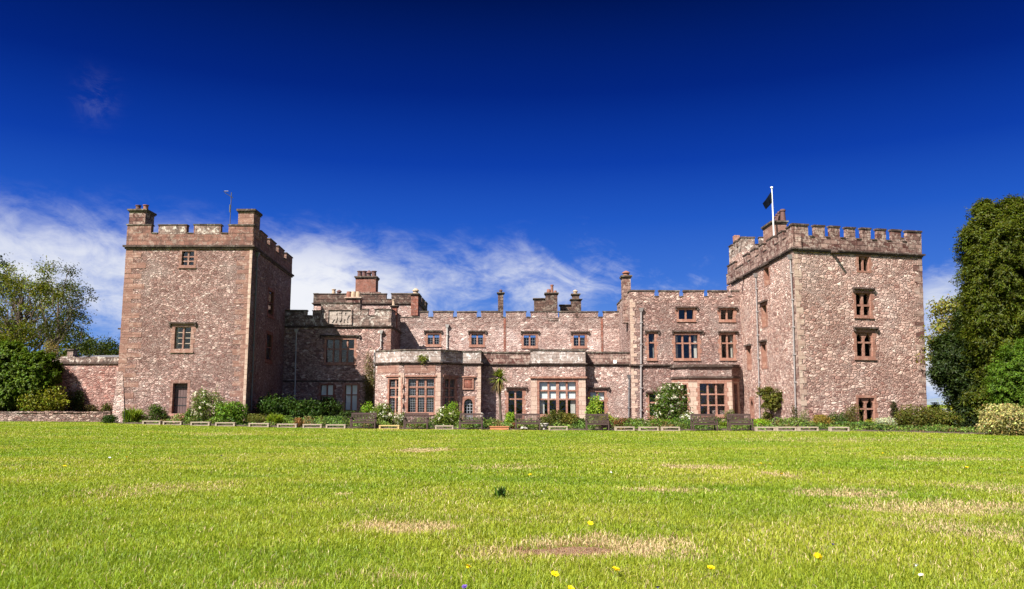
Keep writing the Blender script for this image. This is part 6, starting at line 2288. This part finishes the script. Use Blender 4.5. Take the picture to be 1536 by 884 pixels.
def lawn():
    rng_ = np.random.default_rng(77)
    VV, QQ, TT, CC = [], [], [], []
    base_i = 0
    bands = [(2.6, 5.2, 9500, 0.0036, 0.056), (5.2, 8.0, 6000, 0.0045, 0.056), (8.0, 12.0, 3200, 0.0062, 0.056), (12.0, 19.0, 1500, 0.0092, 0.056), (19.0, 30.0, 700, 0.0135, 0.056), (30.0, 54.5, 330, 0.020, 0.056)]
    for y0, y1, dens, wd, ht in bands:
        wmax = 0.70 * y1 + 3.2
        n = int(dens * (y1 - y0) * 2 * wmax)
        y = rng_.uniform(y0, y1, n)
        x = rng_.uniform(-wmax, wmax, n)
        ok = (np.abs(x) < 0.68 * y + 3.0) & (y < y_edge(x) + 0.25 + 0.15 * np.sin(x * 3))
        x, y = x[ok], y[ok]
        n = len(x)
        z = terrain(x, y)
        dry = dryness(x, y)
        bare = np.zeros(n)
        for b in BARE:
            bare = np.maximum(bare, np.clip(1.3 - ((x - b[0]) / 0.24) ** 2 - ((y - b[1]) / 0.20) ** 2, 0, 1))
        keep = rng_.uniform(size=n) > bare * 0.15
        x, y, z, dry, bare = x[keep], y[keep], z[keep], dry[keep], bare[keep]
        n = len(x)
        p1 = vnoise(x * 0.33, y * 0.33, 3) * 0.6 + vnoise(x * 1.1, y * 1.1, 4) * 0.4
        p2 = vnoise(x * 2.7, y * 2.7, 5)
        p3 = vnoise(x * 0.8 + 9, y * 1.7, 6)
        h = ht * rng_.uniform(0.45, 1.15, n) * (0.75 + 0.5 * p2) * (1 - 0.35 * np.clip(dry, 0, 1)) * (1 - 0.5 * bare)
        w = wd * rng_.uniform(0.6, 1.25, n)
        a = rng_.uniform(0, 2 * math.pi, n)
        ln = h * (0.25 + 0.75 * rng_.uniform(size=n) ** 1.3)
        ln = np.where(rng_.uniform(size=n) < 0.12, h * 1.5, ln)
        lx, ly = np.cos(a) * ln, np.sin(a) * ln
        sa = a + math.pi / 2 + rng_.normal(size=n) * 0.6
        sx, sy = np.cos(sa) * w * 0.5, np.sin(sa) * w * 0.5
        zz = np.zeros(n)
        B0 = np.stack([x, y, z - 0.004], -1)
        S_ = np.stack([sx, sy, zz], -1)
        MID = B0 + np.stack([lx * 0.32, ly * 0.32, h * 0.62], -1)
        TIP = B0 + np.stack([lx, ly, h * np.clip(1.0 - 0.35 * (ln / h - 0.25), 0.5, 1)], -1)
        V = np.stack([B0 - S_ * 0.8, B0 + S_ * 0.8, MID + S_, MID - S_, TIP], 1).reshape(-1, 3)
        i = base_i + np.arange(n) * 5
        QQ.append(np.stack([i, i + 1, i + 2, i + 3], -1))
        TT.append(np.stack([i + 3, i + 2, i + 4], -1))
        base_i += n * 5
        # colours: lush / yellowish / straw / brown
        lush = np.array([0.172, 0.255, 0.014])
        yell = np.array([0.305, 0.315, 0.030])
        deep_ = np.array([0.105, 0.180, 0.011])
        straw = np.array([0.62, 0.45, 0.26])
        brn = np.array([0.30, 0.16, 0.09])
        t1 = np.clip(p1 * 1.5 - 0.25 + rng_.normal(size=n) * 0.22, 0, 1)[:, None]
        c = lush * (1 - t1) + yell * t1
        t2 = np.clip((0.42 - p3) * 2.2 + rng_.normal(size=n) * 0.15, 0, 1)[:, None] * 0.7
        c = c * (1 - t2) + deep_ * t2
        isdry = (rng_.uniform(size=n) < np.clip(np.maximum(dry, bare * 1.4) + 0.03 + 0.07 * (p1 > 0.62), 0, 0.97))[:, None]
        isb = (rng_.uniform(size=n) < np.clip(bare * 1.2, 0, 0.85) + 0.15 * dry)[:, None]
        c = np.where(isdry, straw * rng_.uniform(0.6, 1.1, (n, 1)), c)
        c = np.where(isdry & isb, brn * rng_.uniform(0.5, 1.2, (n, 1)), c)
        c = c * (1 + rng_.normal(size=(n, 1)) * 0.16)
        c = np.clip(c, 0.008, 0.8)
        VV.append(V)
        CC.append(np.repeat(c, 5, axis=0))
    V = np.concatenate(VV).astype(np.float32)
    me = np_mesh('grass', V, quads=np.concatenate(QQ), tris=np.concatenate(TT), color=np.concatenate(CC).astype(np.float32))
    print('grass blades', len(V) // 5)
    o = link_mesh('grass', me, M['blade'], None, (0, 0, 0))
    tag(o, 'short sunlit lawn grass with straw-coloured dry patches', 'grass', kind='stuff')


lawn()

# ------------------------------------------------------------------ flowers in the lawn
m_, t_, out_ = new_mat('dandelion_petal')
principled(t_, out_, (0.86, 0.62, 0.01, 1), 0.7, None, 0.1)
M['dandelion'] = m_
M['daisy'] = plain('daisy_petal', (0.8, 0.78, 0.72), 0.7, 0.05)
M['violet'] = plain('violet_petal', (0.10, 0.05, 0.25), 0.7, 0.2)
M['green_stem'] = plain('green_stem', (0.10, 0.17, 0.03), 0.7, 0.2)
M['dark_weed'] = leafy('dark_weed', 0.2, 0.1)


def lawn_flower(name, cat, head, group, r, n1, stem_h, mat):
    rt_ = thing(name, '', cat, (0, 0, 0), group)
    mb = MB()
    mb.tube([(0, 0, -0.02), (0.004, 0.002, stem_h * 0.5), (0.0, 0, stem_h)], [0.0028, 0.0024, 0.002], 6)
    mb.build('stem', M['green_stem'], rt_)
    rr = random.Random(4)
    mb = MB()
    for ringk, (rad, el, cnt) in enumerate(((1.0, 0.25, n1), (0.78, 0.55, int(n1 * 0.8)), (0.5, 0.9, int(n1 * 0.5)))):
        for k in range(cnt):
            a = 2 * math.pi * (k + 0.5 * ringk) / cnt + rr.uniform(-0.1, 0.1)
            L = r * rad * rr.uniform(0.9, 1.08)
            w = L * 0.17 if n1 > 12 else L * 0.36
            e = el + rr.uniform(-0.1, 0.1)
            d = Vector((math.cos(a) * math.cos(e), math.sin(a) * math.cos(e), math.sin(e)))
            s_ = Vector((-math.sin(a), math.cos(a), 0)) * w
            o_ = Vector((0, 0, stem_h))
            mb.poly([o_ + d * L * 0.08 - s_ * 0.4, o_ + d * L * 0.08 + s_ * 0.4, o_ + d * L * 0.8 + s_, o_ + d * L, o_ + d * L * 0.8 - s_])
    mb.lathe((0, 0, stem_h - r * 0.35), [(r * 0.12, 0), (r * 0.34, r * 0.15), (r * 0.36, r * 0.42), (r * 0.18, r * 0.5)], 8)
    mb.build('flower_head', M[mat], rt_)
    return rt_


def put(proto, used, u, v, label, stem_h, tilt=(0, 0), s_=1.0, rz=0):
    # head at picture point (u, v): walk the ray until it is stem_h above the lawn
    d = ray(u, v)
    lo, hi = 1.5, 60.0
    for _ in range(50):
        mid = (lo + hi) / 2
        p = CAM + d * (mid / d[1])
        if p[2] > terrain(p[0], p[1]) + stem_h * s_:
            lo = mid
        else:
            hi = mid
    p = CAM + d * (lo / d[1])
    o = copy_tree(proto) if used[0] else proto
    used[0] = True
    o.location = (p[0], p[1], float(terrain(p[0], p[1])))
    o.rotation_euler = (tilt[0], tilt[1], rz)
    o.scale = (s_,) * 3
    o['label'] = label
    return o


H_ = 0.07
dn, used = lawn_flower('dandelion', 'dandelion', None, 'yellow dandelions in the lawn', 0.026, 20, H_, 'dandelion'), [False]
for u, v, lab, tl, sc in ((694, 849, 'open yellow dandelion left of the bare brown patch, near the front edge', (0.5, 0.0), 1.0), (828, 859, 'yellow dandelion just below the bare brown patch', (0.4, 0.1), 0.95), (918, 853, 'flat yellow dandelion below the straw patch', (0.1, 0.3), 1.0),
                          (849, 880, 'yellow dandelion cut by the bottom edge of the picture', (0.5, 0), 0.9), (1065, 851, 'yellow dandelion low in the grass right of the straw patch', (0.2, -0.1), 0.95), (1222, 829, 'largest yellow dandelion, tilted, in the right foreground', (0.9, 0.5), 1.15),
                          (884, 783, 'small yellow dandelion above the straw patch', (0.5, 0), 0.95), (797, 712, 'small yellow dandelion in the middle distance below the square bay', (0.3, 0), 1.0), (1174, 711, 'yellow dandelion beside a small dry patch below the right tower', (0.2, 0), 1.2),
                          (1140, 695, 'faint yellow dandelion in the distance left of the dry patch', (0.2, 0), 1.0), (1154, 696, 'distant yellow dandelion next to the faint one', (0.2, 0), 1.0), (1129, 697, 'leftmost of the three distant dandelions below the tower ivy', (0.2, 0), 1.0),
                          (1301, 675, 'tiny yellow dandelion far out below the right tower', (0.2, 0), 1.3), (1251, 668, 'farthest yellow dandelion below the right tower', (0.2, 0), 1.3), (1325, 680, 'tiny far dandelion below the ground window', (0.2, 0), 1.1),
                          (1450, 701, 'small yellow dandelion toward the right edge', (0.2, 0), 1.1), (1533, 701, 'yellow dandelion at the right edge of the lawn', (0.2, 0), 1.1), (189, 686, 'tiny yellow dandelion far out below the left tower', (0.2, 0), 1.3), (97, 699, 'lone yellow dandelion at the far left', (0.2, 0), 1.1)):
    put(dn, used, u, v, lab, H_, tl, sc, random.uniform(0, 6))
ds, used = lawn_flower('daisy', 'daisy', None, 'white daisies in the lawn', 0.016, 14, 0.06, 'daisy'), [False]
for u, v, lab, sc in ((163, 686, 'white daisy far out below the left tower', 1.8), (810, 736, 'tiny white daisy in the middle distance', 1.1), (1368, 847, 'pale seed-like daisy in the right foreground', 1.2), (1385, 861, 'small white daisy near the right front edge', 0.9),
                      (1119, 810, 'tiny white daisy right of the straw patch', 0.8), (915, 708, 'tiny white daisy far out below the square bay', 1.2)):
    put(ds, used, u, v, lab, 0.06, (0.4, 0.1), sc, random.uniform(0, 6))
vl, used = lawn_flower('self_heal', 'wild flower', None, 'purple wild flowers in the lawn', 0.014, 12, 0.06, 'violet'), [False]
for u, v, lab, sc in ((701, 876, 'small purple wild flower under the leftmost front dandelion', 1.1), (990, 881, 'small purple wild flower at the bottom edge', 1.0), (1244, 815, 'tiny purple wild flower right of the largest dandelion', 0.8), (332, 683, 'tiny dark wild flower far out below the left tower', 1.6)):
    put(vl, used, u, v, lab, 0.06, (0.5, 0.1), sc, random.uniform(0, 6))
c = ground_hit(751, 748)
rng = np.random.default_rng(9)
m = 46
ang = rng.uniform(0, 6.28, m)
hh = rng.uniform(0.07, 0.17, m)
ln = rng.uniform(0.02, 0.07, m)
b = np.stack([rng.normal(size=m) * 0.022, rng.normal(size=m) * 0.02, np.zeros(m)], -1)
s_ = np.stack([np.cos(ang + 1.6), np.sin(ang + 1.6), np.zeros(m)], -1) * 0.008
md_ = b + np.stack([np.cos(ang) * ln * 0.4, np.sin(ang) * ln * 0.4, hh * 0.6], -1)
tp = b + np.stack([np.cos(ang) * ln, np.sin(ang) * ln, hh], -1)
V = np.stack([b - s_ * .6, b + s_ * .6, md_ + s_, md_ - s_, tp], 1).reshape(-1, 3)
i = np.arange(m) * 5
me = np_mesh('weed_tuft', V, quads=np.stack([i, i + 1, i + 2, i + 3], -1), tris=np.stack([i + 3, i + 2, i + 4], -1), color=np.repeat(tints(m, (0.035, 0.08, 0.02), rng), 5, axis=0))
o = link_mesh('weed_tuft', me, M['dark_weed'], None, c)
tag(o, 'dark green weed tuft standing alone in the middle of the lawn', 'weed')
